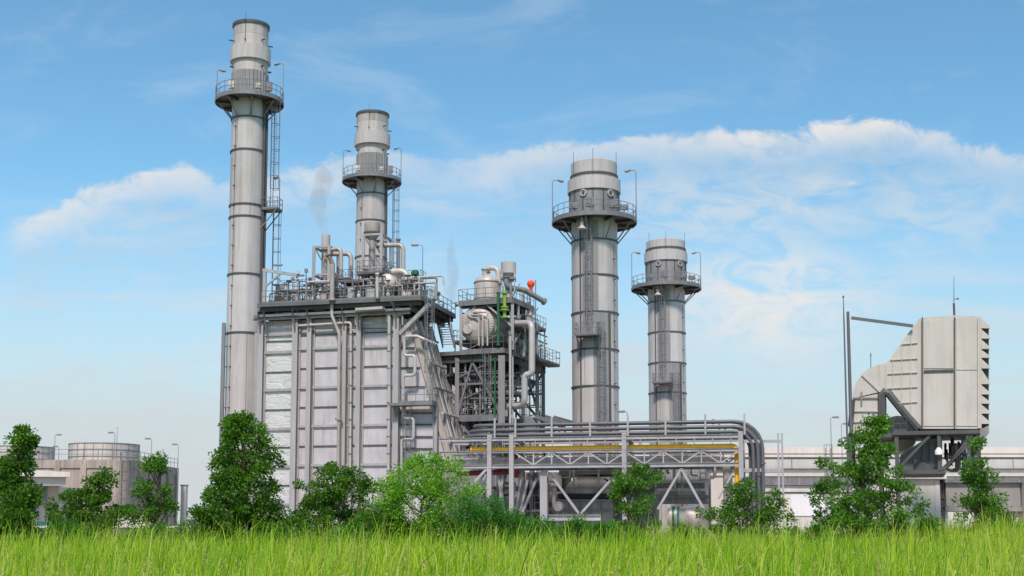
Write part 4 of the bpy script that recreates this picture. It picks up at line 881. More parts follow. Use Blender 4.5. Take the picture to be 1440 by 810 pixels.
# stair flight between boiler deck and tower deck
o = thing('steel_staircase', 'steep grey steel stair flight down from the boiler deck to the tower', 'staircase', P(631, 488, 116.6))
a = P(620.5, 444, 120.0); b = P(631, 488, 116.6); sv = B.u * .55; vw = (b - a); vw.z = 0; vw.normalize()
for k in (-1, 1): MB().beam(a + sv * k, b + sv * k, .07, .30).obj('stringer', M['steel'], o)
for i in range(1, 13):
    q = a.lerp(b, i / 13); MB().plate([q - sv - vw * .14, q + sv - vw * .14, q + sv + vw * .14, q - sv + vw * .14], Zv * .05).obj('tread', M['column'], o)
for k in (-1, 1): railing_mb(MB(), [a + sv * k, b + sv * k], 1.0, 1.0, .03, toe=False).obj('handrail', M['steel'], o)

# ------------------------------------------------------------------ pipe rack
Q = Plane(719.5, 700, 99, 12)
RT = 4.2
rv0 = random.Random(21)
rack = thing('pipe_rack', 'long light grey pipe rack with latticed girders and slanted legs', 'pipe rack', Q.w(0, 0, 0), rz=R(-12))
qz = lambda px, py, t=0: Q.at(px, py, t).z
def qb(a, b, w, nm, mt='rackpaint', t=0.0, h=None, ib=False, t2=None, par=None):
    mb = MB(); p, q_ = Q.at(*a, t), Q.at(*b, t if t2 is None else t2); (mb.ibeam if ib else mb.beam)(p, q_, w, h); return mb.obj(nm, M[mt], par or rack)
def qpost(px, ytop, w, t=0, mt='rackpaint', nm='column', ybot=None):
    q = Q.at(px, ytop, t); z0 = 0 if ybot is None else qz(px, ybot, t); MB().ibeam(Vector((q.x, q.y, z0)), q, w, w, Q.v).obj(nm, M[mt], rack)
zT, zM, zL = qz(719.5, 617.5), qz(719.5, 635.4), qz(719.5, 656)
sE = Q.S(1040, 620); sA = Q.S(618, 620)
for px, yt in ((688.5, 614), (719.5, 612), (878, 610), (1042, 608)):
    s = Q.S(px, 640)
    for t in (0, RT): MB().ibeam(Q.w(s, t, 0), Q.w(s, t, zT + .35), .34, .34, Q.v).obj('column', M['rackpaint'], rack)
    for zz in (zT, zM, zL): MB().ibeam(Q.w(s, .18, zz), Q.w(s, RT - .18, zz), .2, .3).obj('cross_beam', M['rackpaint'], rack)
for t in (-.06, RT + .06):
    for zz, h in ((zT, .30), (zM, .20), (zL, .30)):
        MB().ibeam(Q.w(.2, t, zz), Q.w(sE, t, zz), .22, h).obj('long_beam', M['rackpaint'], rack)
        MB().ibeam(Q.w(sA, t, zz), Q.w(-.2, t, zz), .22, h * .9).obj('long_beam', M['rackpaint'], rack)
    n = 12
    for i in range(n):
        s_ = .3 + (sE - .3) * i / n; s2 = .3 + (sE - .3) * (i + 1) / n; sm = (s_ + s2) / 2
        up = i % 2 == 0
        MB().beam(Q.w(s_, t, zM - .1 if up else zL + .1), Q.w(s2, t, zL + .1 if up else zM - .1), .10).obj('lattice_bar', M['rackpaint'], rack)
        MB().beam(Q.w(s2, t, zL + .1), Q.w(s2, t, zM - .1), .10).obj('lattice_post', M['rackpaint'], rack)
for i in range(1, 13):
    s_ = .3 + (sE - .3) * i / 12.5; MB().beam(Q.w(s_, 1.0, zM + .1), Q.w(s_, 1.0, zT - .1), .08).obj('hanger', M['rackpaint'], rack)
    MB().beam(Q.w(s_, .1, zL), Q.w(s_, RT - .1, zL), .14, .2).obj('cross_beam', M['dark_steel'], rack)
# slanted legs, portal with V brace
for t in (0, RT):
    for x1 in (925, 990): qb((958, 659), (x1, 716), .17, 'slanted_leg', t=t)
qpost(765, 661, .55, .6); qb((770, 728), (845, 728), .35, 'sill_beam', t=.6, h=.45, ib=True)
qb((772, 664), (814, 722), .18, 'brace', t=.6); qb((858, 676), (817, 722), .17, 'brace', t=.6); qb((812, 730), (832, 748), .25, 'brace', t=.6); qb((808, 730), (796, 748), .25, 'brace', t=.6)
qb((686, 658), (660, 686), .2, 'brace'); qb((684, 666), (662, 720), .16, 'brace', t=2.0); qb((667, 664), (690, 692), .2, 'brace', t=RT)
qb((1031, 664), (1010, 702), .14, 'brace', t=.3)
for a_, b_ in (((735, 660), (722, 740)), ((742, 675), (728, 738)), ((755, 672), (735, 720)), ((700, 665), (712, 735)), ((708, 662), (700, 735))): qb(a_, b_, .2, 'brace', t=2.4)
qpost(733, 660, .4, 3.4); qpost(706, 662, .35, 6.0)
# end ladder frame on the far right
for px in (1094, 1099.5): qpost(px, 609, .13, 1.2, 'rackpaint', 'guide_post')
for y in (619.5, 621.5, 660, 662.5): qb((1046, y), (1099, y), .12, 'guide_rail', t=1.2)
# pipes carried by the rack: each one a thing
def rack_pipe(label, W, r, mt, bend=None, name='rack_pipe', n=12, fl=()):
    o = thing(name, label, 'pipe', W[0]); MB().pipe(W, r, bend, n).obj('pipe_run', M[mt], o)
    for q, d in fl: MB().tube(q - d * .08, q + d * .08, r * 1.5, n).obj('flange', M[mt], o)
    return o
for (lab, yl, yr, xv, bend, back) in (('uppermost grey pipe arching over the end of the rack', 598.5, 591.5, 1072.6, 2.1, 0), ('middle of the three grey pipes arching over the rack end', 605.0, 599.5, 1066, 1.75, .45), ('lowest of the three grey pipes arching over the rack end', 611.5, 606.5, 1059, 1.4, .9)):
    t = 1.2; a_ = Q.at(xv, 700, t); a_.z = .4; zt = qz(900, (yl + yr) / 2 - .3, t); s1 = Q.S(xv, 640, t); sL = Q.S(668, 600, t)
    W = [Q.w(s1, t, .4), Q.w(s1, t, zt), Q.w(sL, t, zt), Q.w(sL - .4 - back, t + 1.5, zt), Q.w(sL + 1.0 - back, t + 9, zt)]
    rack_pipe(lab, W, .135, 'greypipe', bend, fl=[(Q.w(sL + 2.2 + 4.1 * k + back, t, zt), Q.u) for k in range(5)] + [(Q.w(s1, t, zt - 3.2 - back), Zv)])
    ex = Q.w(s1, t + .75, .4)
    W2 = [Q.w(s1 - .25, t + .8, .4), Q.w(s1 - .25, t + .8, zt), Q.w(sL + .5, t + .8, zt), Q.w(sL + 2.2, t + 9, zt)]
    rack_pipe(lab.replace('arching', 'running second in line, arching'), W2, .11, 'greypipe', bend)
for px in (696, 725, 776, 830, 883, 936, 992, 1047):
    s = Q.S(px, 600, 1.0); MB().ibeam(Q.w(s, .95, zT + .15), Q.w(s, .95, zT + 1.75), .14, .14, Q.v).obj('pipe_stanchion', M['rackpaint'], rack)
    for k in range(3): MB().beam(Q.w(s, .9, zT + .28 + k * .42), Q.w(s, 2.2, zT + .28 + k * .42), .08, .1).obj('pipe_rest', M['rackpaint'], rack)
zy = qz(719.5, 630.2, -.1); sy0 = Q.S(659, 631, -.1); sy1 = Q.S(1035, 627, -.1)
rack_pipe('long yellow gas pipe along the rack, turning down at its end', [Q.w(sy0, .5, zy), Q.w(sy1, .5, zy), Q.w(sy1, .5, qz(1035, 700))], .165, 'yellow', .3, 'gas_pipe', 12, [(Q.w(sy0 + .1, .5, zy), Q.u)])
zg = zL + .42; sg = Q.S(1023, 650, 1.6)
rack_pipe('thick grey pipe inside the rack, bending down near the yellow end', [Q.w(Q.S(645, 650, 1.6), 1.6, zg), Q.w(sg, 1.6, zg), Q.w(sg, 1.6, 1.0)], .36, 'oldpipe', .9)
rack_pipe('thinner grey pipe lying beside the thick one in the rack', [Q.w(-2, 2.7, zg - .1), Q.w(sE - 1, 2.7, zg - .1)], .22, 'stack_dull')
rack_pipe('dull pipe lying low along the rear side of the rack', [Q.w(-3, 3.5, zM + .3), Q.w(sE - .5, 3.5, zM + .3)], .18, 'greypipe')
for i in range(9):
    t = .9 + .35 * i; zz = (zM + .26, zL + .26, zT + .24)[i % 3]; L0 = Q.w(rv0.uniform(-4, 2), t, zz); L1 = Q.w(sE - rv0.uniform(.4, 5), t, zz)
    rack_pipe('thin conduit lying among the pipes inside the rack', [L0, L1], rv0.uniform(.05, .11), rv0.choice(['cladding', 'greypipe', 'stack_dull', 'oldpipe'])).__setitem__('group', 'thin conduits in the rack')
for i in range(26):
    a_ = rv0.uniform(-4.5, sE - 1); t = rv0.uniform(1.5, RT + 1.0); z_ = rv0.choice([zT, zM, zL]) + .2; h_ = rv0.uniform(.6, 2.2)
    rack_pipe('short branch pipe dropping between the rack levels', [Q.w(a_, t, z_), Q.w(a_, t, z_ - h_), Q.w(a_ + rv0.uniform(-1, 1), t + .4, z_ - h_)], rv0.uniform(.05, .13), rv0.choice(['cladding', 'greypipe', 'steel', 'oldpipe'])).__setitem__('group', 'branch pipes in the rack')
rack_pipe('dark red fire main rising behind the second rack column', [Q.at(726, 638, 1.5), Q.at(726, 672, 1.5)], .16, 'red')
rack_pipe('dark red fire main running level under the rack towards boiler', [Q.at(642, 666, 2.2), Q.at(730, 663.5, 2.2)], .2, 'red')
# cable trays climbing behind the top pipes
for i, (x0, y0, x1, y1) in enumerate(((755, 588, 790, 600), (768, 588, 800, 598), (780, 589, 808, 597))):
    o = thing('cable_tray', ('dark', 'steep dark', 'short dark')[i] + ' cable tray sloping down behind the rack pipes', 'cable tray', Q.at(x0, y0, 6.5)); p, q_ = Q.at(x0, y0, 6.5 + i), Q.at(x1, y1, 5 + i)
    MB().beam(p, q_, .9, .08).obj('tray_floor', M['dark_steel'], o)
    s_ = Q.v * .45
    for k in (-1, 1): MB().beam(p + s_ * k + Zv * .1, q_ + s_ * k + Zv * .1, .05, .3).obj('tray_side', M['steel'], o)
q = Q.at(747, 600, 6.5); o = thing('junction_box', 'bulky grey junction box behind the rack pipes', 'box', (q.x, q.y, zT)); a_ = Q.S(740, 600, 6.5)
MB().pbox(Q, a_, a_ + .85, 6.2, 7.0, zT - 1, qz(747, 586, 6.5)).obj('case', M['stack_dull'], o); MB().pbox(Q, a_ + .05, a_ + .8, 6.17, 6.198, zT + .2, qz(747, 588, 6.5)).obj('door', M['steel'], o)
MB().ibeam(Q.w(a_ + .4, 6.6, 0), Q.w(a_ + .4, 6.6, zT - 1), .3).obj('stand', M['steel'], o)
lamp_post(882, 579, 735, 112, -1, 'street style lamp post rising between the broad stacks behind the rack', 10)

# ------------------------------------------------------------------ machinery behind the rack
def mach(pts, t0, t1, mt, nm, par): return MB().plate([Q.at(x, y, t0) for x, y in pts], Q.v * (t1 - t0)).obj(nm, M[mt], par)
o = thing('exhaust_plenum', 'grey domed exhaust plenum on a panelled base under the rack', 'plenum', Q.w(Q.S(822, 700, 6), 6, 0), rz=R(-12))
mach([(786, 702), (786, 748), (862, 748), (862, 702)], 6.0, 11, 'mach', 'base', o)
mach([(790, 694), (800, 679), (812, 672), (828, 669.5), (846, 672), (858, 680), (864, 694)], 6.4, 11, 'mach', 'dome', o)
mach([(784, 694), (784, 701), (866, 701), (866, 694)], 6.1, 11, 'hole', 'joint', o)
for x in (800, 815, 830, 845): mach([(x - .6, 703), (x - .6, 748), (x + .6, 748), (x + .6, 703)], 5.85, 5.99, 'steel', 'stiffener', o)
for y in (706, 718): mach([(787, y - .8), (787, y + .8), (861, y + .8), (861, y - .8)], 5.86, 5.98, 'steel', 'stiffener', o)
o = thing('pump_unit', 'small pale pump with a round drum between column and plenum', 'pump', Q.w(Q.S(783, 710, 3.5), 3.5, 0), rz=R(-12))
q = Q.at(784, 712, 3.0); MB().lathe([(.02, 0), (.38, .02), (.4, .1), (.4, .9)], q, 18, Q.v).obj('drum', M['cladding'], o)
MB().tube(Q.at(779, 712, 3.5), Q.at(779, 688, 3.5), .17, 10).obj('riser', M['cladding'], o); MB().ball(Q.at(779, 688, 3.5), .24, 10).obj('bonnet', M['cladding'], o)
MB().beam(Vector((q.x, q.y + .4, 0)), Vector((q.x, q.y + .4, q.z - .3)), .3).obj('pedestal', M['steel'], o)
o = thing('dark_machine_hall', 'dark grey machine casing filling the space behind the rack columns', 'machine casing', Q.w(3, 9, 0), rz=R(-12))
mach([(622, 664), (622, 748), (790, 748), (790, 664)], 8.0, 13, 'towercol', 'casing', o)
mach([(786, 660), (786, 668), (930, 666), (930, 656)], 6.2, 12.6, 'steel', 'roof_beam', o)
for x in (672, 700, 742, 768): mach([(x - 2, 666), (x - 2, 748), (x + 2, 748), (x + 2, 666)], 7.6, 7.97, 'dark_steel', 'column', o)
for y in (684, 706, 726): mach([(657, y - 1), (657, y + 1), (788, y + 1), (788, y - 1)], 7.7, 7.96, 'dark_steel', 'beam', o)
mach([(668, 672), (668, 712), (688, 712), (688, 672)], 7.3, 7.55, 'panel', 'panel', o); mach([(738, 676), (738, 716), (760, 716), (760, 676)], 7.2, 7.5, 'hole', 'opening', o)  # opening is a near-black slab, its inner shade put into the colour
railing_mb(MB(), [Q.at(740, 720, 3.2), Q.at(764, 719, 3.2)], 1.3, .6, .03).obj('railing', M['steel'], o)
railing_mb(MB(), [Q.at(655, 735, 3.2), Q.at(700, 734, 3.2)], 1.3, .8, .03).obj('railing', M['steel'], o)
for i in range(30):
    x = rv.uniform(628, 785); y = rv.uniform(672, 715); t = rv.uniform(3.5, 7); L_ = rv.uniform(8, 24); vert = rv.random() < .6
    W = [Q.at(x, y, t), Q.at(x, y + L_, t), Q.at(x + rv.uniform(-10, 10), y + L_, t)] if vert else [Q.at(x, y, t), Q.at(x + L_, y, t), Q.at(x + L_, y + 12, t)]
    o = thing('process_pipe', 'pipe or conduit in the shaded machinery behind the rack columns', 'pipe', W[-1], 'pipes in the machinery behind the rack'); MB().pipe(W, rv.uniform(.06, .17), .3, 8).obj('pipe_run', M[rv.choice(['cladding', 'steel', 'greypipe', 'oldpipe', 'dark_steel'])], o)
o = thing('perforated_duct', 'dark duct of perforated sheet behind the slanted rack legs', 'duct', Q.w(Q.S(955, 700, 7), 7, 0), rz=R(-12))
mach([(922, 657), (922, 690), (991, 690), (991, 657)], 7, 10, 'perf', 'sheet', o)
mach([(920, 676), (920, 679), (999, 679), (999, 676)], 6.6, 6.95, 'steel', 'walkway', o); mach([(920, 690), (916, 708), (996, 708), (991, 690)], 6.5, 10, 'stack_dull', 'skirt', o)
mach([(905, 696), (905, 701), (998, 701), (998, 696)], 6.2, 6.46, 'steel', 'flange_band', o)
for x in (922, 998): MB().beam(Q.at(x, 676, 6.6), Q.at(x, 745, 6.6), .16).obj('post', M['steel'], o)
for x in (935, 952, 968, 984): MB().beam(Q.at(x, 657, 6.96), Q.at(x, 690, 6.96), .08).obj('stiffener', M['steel'], o)
railing_mb(MB(), [Q.at(985, 676, 6.6), Q.at(999, 676, 6.6)], 1.1, .6, .03).obj('railing', M['steel'], o)
o = thing('grey_duct_casing', 'plain mid grey duct casing between plenum and perforated duct', 'duct', Q.w(Q.S(890, 700, 8), 8, 0), rz=R(-12))
mach([(866, 664), (866, 748), (921, 748), (921, 664)], 8.2, 12, 'towercol', 'casing', o)
for y in (680, 700, 722): mach([(866, y - 1), (866, y + 1), (921, y + 1), (921, y - 1)], 7.9, 8.17, 'steel', 'stiffener', o)
# low pinkish drum with striped collar
q = Q.at(965, 727, 3.2); o = thing('storage_drum', 'low pale pinkish drum with green striped hoops near the shrubs', 'drum', Q.w(Q.S(965, 727, 3.2), 3.2, 0), rz=R(-12)); r = 14.5 * mpp(q)
a_ = Q.at(939, 727, 3.2); b_ = Q.at(984, 727, 3.2); dd = (b_ - a_).normalized(); L_ = (b_ - a_).length
MB().lathe([(.02, 0), (r * .8, 0), (r, .25), (r, L_ - .2), (r * .8, L_), (.02, L_)], a_, 28, dd).obj('shell', M['cream'], o)
for k, mt in ((.28, 'cladding'), (.48, 'green'), (.68, 'cladding'), (.86, 'teal')): MB().lathe([(r + .01, -.08), (r + .05, -.08), (r + .05, .08), (r + .01, .08)], a_ + dd * k, 28, dd).obj('hoop', M[mt], o)
for k in (.3, .8): w_ = a_ + dd * (L_ * k); MB().beam(Vector((w_.x, w_.y, 0)), Vector((w_.x, w_.y, w_.z - r * .7)), .3, r * 1.2, dd).obj('saddle', M['concrete'], o)
o = thing('small_hut', 'cream hut with a flat roof behind the end of the rack', 'hut', P(1015, 745, 112)); q = P(1000, 700, 112); q2 = P(1046, 700, 112); zt = zof(669, 112)
MB().box(q.x, q2.x, 112, 118, 0, zt).obj('wall', M['fascia'], o); MB().box(q.x - .15, q2.x + .15, 111.85, 118.15, zt + .003, zt + .2).obj('roof', M['white'], o)
o2 = MB().box(q.x + .5, q.x + 1.4, 111.94, 111.99, .1, 2.2).obj('door', M['steel'], o)

# ------------------------------------------------------------------ long white hall on the right
d = 150; X = lambda px: P(px, 690, d).x; Zf = lambda py: zof(py, d)
hall = thing('warehouse', 'long low white hall with cream fascia and a shadow-grey canopy strip', 'building', (X(1200), d, 0))
xa, xb = X(1000), X(1560)
MB().box(xa, xb, d, d + 30, 0, Zf(660)).obj('wall', M['corr'], hall)
MB().box(xa - .2, xb, d - .35, d + 30.2, Zf(660) + .003, Zf(659.5) + .0).obj('ledge', M['dark_steel'], hall)
MB().box(xa + .1, xb, d + .05, d + 29.9, Zf(659) + .01, Zf(645)).obj('upper_wall', M['corr'], hall)
MB().box(xa - .1, xb, d - .05, d + 30.1, Zf(644.6), Zf(643)).obj('gutter', M['dark_steel'], hall)
MB().box(xa - .05, xb, d - .0, d + 30, Zf(642.8), Zf(638)).obj('eaves', M['fascia'], hall)
MB().box(xa - .08, xb, d - .12, d + .4, Zf(637.7), Zf(629)).obj('parapet', M['fascia'], hall)
MB().plate([(xa, d + .41, Zf(637.6)), (xb, d + .41, Zf(637.6)), (xb, d + 8, Zf(637.6) + 1.1), (xa, d + 8, Zf(637.6) + 1.1)], (0, 0, .15)).obj('roof', M['fascia'], hall)
MB().box(xa, xb, d + 8, d + 30, Zf(637.6) + .6, Zf(637.6) + 1.2).obj('roof', M['fascia'], hall)
xc_ = X(1470)
MB().box(xa + 4, xc_, d - 6, d - .06, 0, Zf(685)).obj('front_wing', M['white'], hall)
MB().box(xa + 3.8, xc_ + .2, d - 6.3, d - .07, Zf(684.6), Zf(673)).obj('canopy', M['canopy'], hall)  # canopy shadow is put into its dark grey colour
MB().box(xa + 3.7, xc_ + .3, d - 6.4, d - .08, Zf(672.6), Zf(671.4)).obj('canopy_coping', M['white'], hall)
MB().box(xa + 4, xc_, d - 6.08, d - 6.01, Zf(695.5), Zf(693.5)).obj('wall_band', M['dark_steel'], hall)
for a_, b_ in ((1096, 1148), (1172, 1222)): MB().box(X(a_), X(b_), d - 6.12, d - 6.02, Zf(726), Zf(697)).obj('roller_door', M['whitepanel'], hall)
for a_, b_ in ((1126, 1152),): MB().box(X(a_), X(b_), d - 6.1, d - 6.015, .6, Zf(738)).obj('vent_opening', M['hole'], hall)  # near-black slab on the wall stands in for the shade of a vent
MB().box(xa + 4, xc_, d - 6.2, d - 6.0, 0, .8).obj('plinth', M['fascia'], hall)
for i in range(10): MB().box(X(1010 + i * 52), X(1010 + i * 52) + .06, d - .04, d + .04, Zf(659), Zf(646)).obj('seam', M['steel'], hall)
# beige block and ribbed shed in front of the hall
d2 = 118; X2 = lambda px: P(px, 700, d2).x; Z2 = lambda py: zof(py, d2)
blk = thing('beige_block', 'plain beige block building with a white slab roof below the intake', 'building', (X2(1285), d2, 0))
MB().box(X2(1222), X2(1322), d2, d2 + 5, 0, Z2(674)).obj('wall', M['fascia'], blk); MB().box(X2(1216), X2(1330), d2 - .5, d2 + 5.4, Z2(673.6), Z2(668)).obj('roof_slab', M['white'], blk)
MB().box(X2(1222), X2(1322), d2 - .05, d2 + .02, .2, .9).obj('plinth', M['concrete'], blk); MB().box(X2(1322) - .45, X2(1322) + .01, d2 - .04, d2 + .02, 1, Z2(676)).obj('corner_strip', M['white'], blk)
shed = thing('ribbed_shed', 'long shed of ribbed brown grey cladding on posts by the beige block', 'shed', (X2(1390), d2 + 1, 0))
MB().box(X2(1333), X2(1438), d2 + .5, d2 + 6, Z2(712), Z2(679)).obj('wall', M['corr_brown'], shed); MB().box(X2(1331), X2(1440), d2 + .3, d2 + 6.2, Z2(719), Z2(712.3)).obj('skirt', M['brownbox'], shed)
MB().box(X2(1329), X2(1442), d2 + .1, d2 + 6.3, Z2(678.6), Z2(674)).obj('roof', M['canopy'], shed)
for px in (1334, 1362, 1400, 1434): MB().box(X2(px) - .15, X2(px) + .15, d2 + .8, d2 + 1.1, 0, Z2(719.3)).obj('post', M['white'], shed)
MB().box(X2(1440), X2(1500), d2 - .3, d2 + 6, 0, Z2(674)).obj('end_bay', M['white'], shed)
o = thing('pipe_riser', 'dark pipe bundle in the slot between beige block and ribbed shed', 'pipe', (X2(1327), d2 + .5, 0))
for k, px in enumerate((1325, 1327.5, 1330)): MB().tube((X2(px), d2 + .6, 0), (X2(px), d2 + .6, Z2(676)), .08, 8).obj('pipe_run', M['dark_steel'], o)
for y in (690, 700, 712, 722): MB().beam((X2(1324), d2 + .5, Z2(y)), (X2(1331), d2 + .5, Z2(y)), .12).obj('pipe_bracket', M['dark_steel'], o)

# ------------------------------------------------------------------ air intake house
I = Plane(1297, 603, 100, 17)
iz = lambda px, py, t=0: I.at(px, py, t).z
intake = thing('air_intake_house', 'big beige air intake house with slanted hood louvres and elbow duct', 'air intake', I.w(2, 3, 0), rz=R(-17))
TD = 8.0
def ip(pts, t0, t1, mt, nm, par=intake): return MB().plate([I.at(x, y, t0) for x, y in pts], I.v * (t1 - t0)).obj(nm, M[mt], par)
fb = ip([(1297, 603), (1297, 447), (1342, 443.5), (1377, 445), (1377, 603)], 0, TD, 'intake', 'filter_house')
for x0, x1, y0, y1 in ((1299, 1340.5, 451, 518), (1344.5, 1374, 447.5, 520), (1299, 1340.5, 526, 599), (1344.5, 1374, 522, 599)):
    ip([(x0, y1), (x0, y0), (x1, y0 - (1 if x0 < 1340 else 0)), (x1, y1)], -.06, -.005, 'intake', 'wall_panel', fb)
for x in (1297, 1342.5): ip([(x - .9, 602), (x - .9, 446), (x + .9, 446), (x + .9, 602)], -.2, -.065, 'dark_steel', 'mullion', fb)
ip([(1375, 602), (1375, 447), (1377.5, 447), (1377.5, 602)], -.16, -.01, 'intake', 'mullion', fb)
ip([(1299, 523), (1299, 520.5), (1341, 519.5), (1341, 522)], -.18, -.064, 'dark_steel', 'mid_rail', fb)
# transition to the elbow with its stiffener grid
tr = ip([(1296, 603), (1290, 602), (1245, 548), (1246, 511), (1250, 506), (1293, 447), (1296, 447)], .1, 3.0, 'intake', 'transition_duct')
for y, x0 in ((483, 1267), (505, 1252), (524.5, 1248), (545, 1248), (566, 1262)): ip([(x0, y + 1.6), (x0, y + .6), (1290, y - 1.2), (1290, y - .6)], -.02, .098, 'intake', 'rib', tr)
for x, y0, y1 in ((1256, 506, 552), (1268, 484, 570), (1281, 466, 584)): ip([(x - .5, y1), (x - .5, y0), (x + .5, y0), (x + .35, y1)], .0, .097, 'intake', 'rib', tr)
E0, E1 = .3, 2.8
el = ip([(1246, 511), (1246, 549), (1238, 551), (1199, 560), (1200, 549), (1204, 538), (1211, 527), (1222, 518), (1234, 513)], E0, E1, 'intake', 'elbow')
MB().beam(I.at(1238, 551, E0 - .05), I.at(1212.5, 527, E0 - .05), .14).obj('mitre_rib', M['intake'], el)
dn = ip([(1199.5, 561), (1238, 553), (1238, 596), (1248, 610), (1193, 610), (1199, 594)], E0 + .02, E1 - .02, 'intake', 'down_duct')
for y in (559.5, 578, 593): ip([(1199, y + .8), (1199, y - .8), (1238, y - .8), (1238, y + .8)], E0 - .12, E0, 'brownbox' if y < 570 else 'intake', 'rib', dn)
MB().beam(I.at(1211.5, 551, E0 - .1), I.at(1211.5, 569, E0 - .1), .12).obj('handle_bar', M['steel'], dn)
# dark inner edge and strut
MB().sweep([I.at(x, y, E0 - .02) for x, y in ((1240, 603), (1240.5, 570), (1240, 556), (1244, 551.5), (1250, 553), (1258, 563), (1275, 584), (1292, 603))], .34, 8).obj('edge_strut', M['dark_steel'], intake)
rear = MB().lathe([(.02, 0), (1.5, 0), (1.5, 3.5)], I.at(1263, 610, 5.5), 28, I.v).obj('rear_duct', M['fascia'], intake)
# hood louvres
ip([(1377.6, 604), (1377.6, 446), (1390.5, 459), (1390.5, 603), (1386, 612), (1378, 618)], .5, TD - .3, 'dark_steel', 'weather_baffle')
ip([(1377.6, 602), (1377.6, 445.5), (1380.2, 448), (1380.2, 603)], 0, .49, 'intake', 'louvre_frame')
ys = [447, 461.5, 476, 490.5, 503, 518, 540, 554.5, 567.5, 581.5, 596]
for i in range(1, len(ys)):
    y0, y = ys[i - 1], ys[i]
    ip([(1380.3, y0 + 1.5), (1391.6, y - 3.2), (1391.8, y), (1380.3, y)] if i > 1 else [(1377.7, 445.5), (1391.6, y - 3), (1391.8, y), (1380.3, y)], 0.02, TD, 'intake', 'hood_louvre')
ip([(1378, 604), (1391, 598), (1391, 609), (1380, 618), (1378, 618)], 0.04, TD, 'brownbox', 'bottom_hood')
# stand: deck, columns, braces
zdk = iz(1300, 606); sA_, sB_ = I.S(1190, 606, 0), I.S(1378, 606, 0)
dk = MB().pbox(I, I.S(1255, 606), sB_, -.3, TD, zdk - .3, zdk).obj('support_deck', M['dark_steel'], intake)
MB().pbox(I, sA_, I.S(1254, 606), -.1, TD, zdk - .45, zdk - .12).obj('support_deck', M['dark_steel'], intake)
railing_mb(MB(), [I.w(I.S(1257, 606), -.25, zdk), I.w(I.S(1275, 606), -.25, zdk)], 1.1, .6, .03).obj('railing', M['dark_steel'], dk)
zlow = iz(1300, 662)
for px in (1195, 1237, 1261, 1321, 1362, 1376):
    for t in (0, TD - .4): s = I.S(px, 630); MB().ibeam(I.w(s, t, 0 if px in (1237, 1261, 1376) else zlow), I.w(s, t, zdk - .3), .3, .3, I.v).obj('column', M['dark_steel'], intake)
MB().pbox(I, I.S(1258, 660), I.S(1330, 660), -.1, TD, zlow - .25, zlow + .1).obj('lower_deck', M['dark_steel'], intake)
for a_, b_ in (((1262, 660), (1308, 612)), ((1324, 660), (1372, 616)), ((1366, 612), (1330, 658))):
    for t in (-.05,): MB().beam(I.at(*a_, t), I.at(*b_, t), .2).obj('brace', M['dark_steel'], intake)
MB().beam(I.at(1368, 618, 6), I.at(1330, 660, 6), .2).obj('brace', M['dark_steel'], intake)
th = thing('dark_inlet_duct', 'dark grey inlet duct tucked under the intake house deck', 'duct', I.w(I.S(1300, 650, 2), 3, zlow), rz=R(-17))
ip([(1264, 661), (1266, 640), (1280, 631), (1300, 618), (1325, 616), (1325, 661)], 1.6, 6, 'greypipe', 'casing', th)
for x in (1296, 1306, 1316): MB().beam(I.at(x, 622, 1.55), I.at(x, 652, 1.55), .12).obj('stiffener', M['dark_steel'], th)
ip([(1284, 660), (1286, 646), (1316, 656), (1316, 660)], 1.0, 1.58, 'dark_steel', 'chute', th)
q = I.at(1320, 632, -.3); o = thing('hanging_floodlight', 'small white floodlight hanging below the intake deck', 'floodlight', (q.x, q.y, q.z - .4))
MB().tube(q + Zv * .1, q + Zv * 1.1, .03, 6).obj('hanger', M['steel'], o); MB().lathe([(.1, 0), (.3, -.25), (.3, -.55), (.05, -.6)], q + Zv * .15, 12, None, True, True).obj('lamp_head', M['whitepanel'], o)
for i in range(24):
    x = rv.uniform(1328, 1374); y = rv.uniform(612, 642); o = thing('process_pipe', 'dark pipe among the equipment under the intake house', 'pipe', I.at(x, y + 22, 3), 'pipes under the intake house'); MB().pipe([I.at(x, y, rv.uniform(1, 6)), I.at(x, y + 20, 3), I.at(x + rv.uniform(-9, 9), y + 22, 3)], rv.uniform(.06, .16), .2, 8).obj('pipe_run', M[rv.choice(['dark_steel', 'greypipe', 'steel'])], o)
q = I.at(1342, 444, 1.0); o = thing('roof_antenna', 'slim antenna with a stub base on the intake house roof', 'antenna', q)
MB().tube(q - Zv * .1, q + Zv * 1.0, .09, 8).obj('base', M['dark_steel'], o); MB().tube(q + Zv * 1.0, I.at(1341.5, 388, 1.0), .03, 5, .015).obj('rod', M['dark_steel'], o); MB().beam(I.at(1342, 421, 1.0), I.at(1347, 420, 1.0), .05).obj('cross_arm', M['dark_steel'], o); MB().ball(I.at(1347, 420, 1), .1, 8).obj('sensor', M['steel'], o)
q = I.at(1224.5, 516, 3.5); o = thing('elbow_antenna', 'very thin short antenna on the elbow of the intake duct', 'antenna', q); MB().tube(q - Zv * .2, I.at(1224.5, 496, 3.5), .03, 5).obj('rod', M['dark_steel'], o); MB().beam(I.at(1223, 500, 3.5), I.at(1226.5, 499.5, 3.5), .04).obj('cross_arm', M['dark_steel'], o)
q = I.at(1197, 606, -.3); z0 = zdk - .12; o = thing('jib_crane', 'tall grey mast with a long jib reaching towards the intake house', 'crane', (q.x, q.y, z0))
MB().tube((q.x, q.y, z0), (q.x, q.y, iz(1197, 438, -.3)), .15, 10, .12).obj('mast', M['greypipe'], o); MB().beam(I.at(1197, 447, -.3), I.at(1284, 458.5, -.3), .16, .24).obj('jib', M['greypipe'], o)
MB().beam(I.at(1199, 562, -.3), I.at(1196, 600, -.2), .3).obj('mast_stay', M['dark_steel'], o)
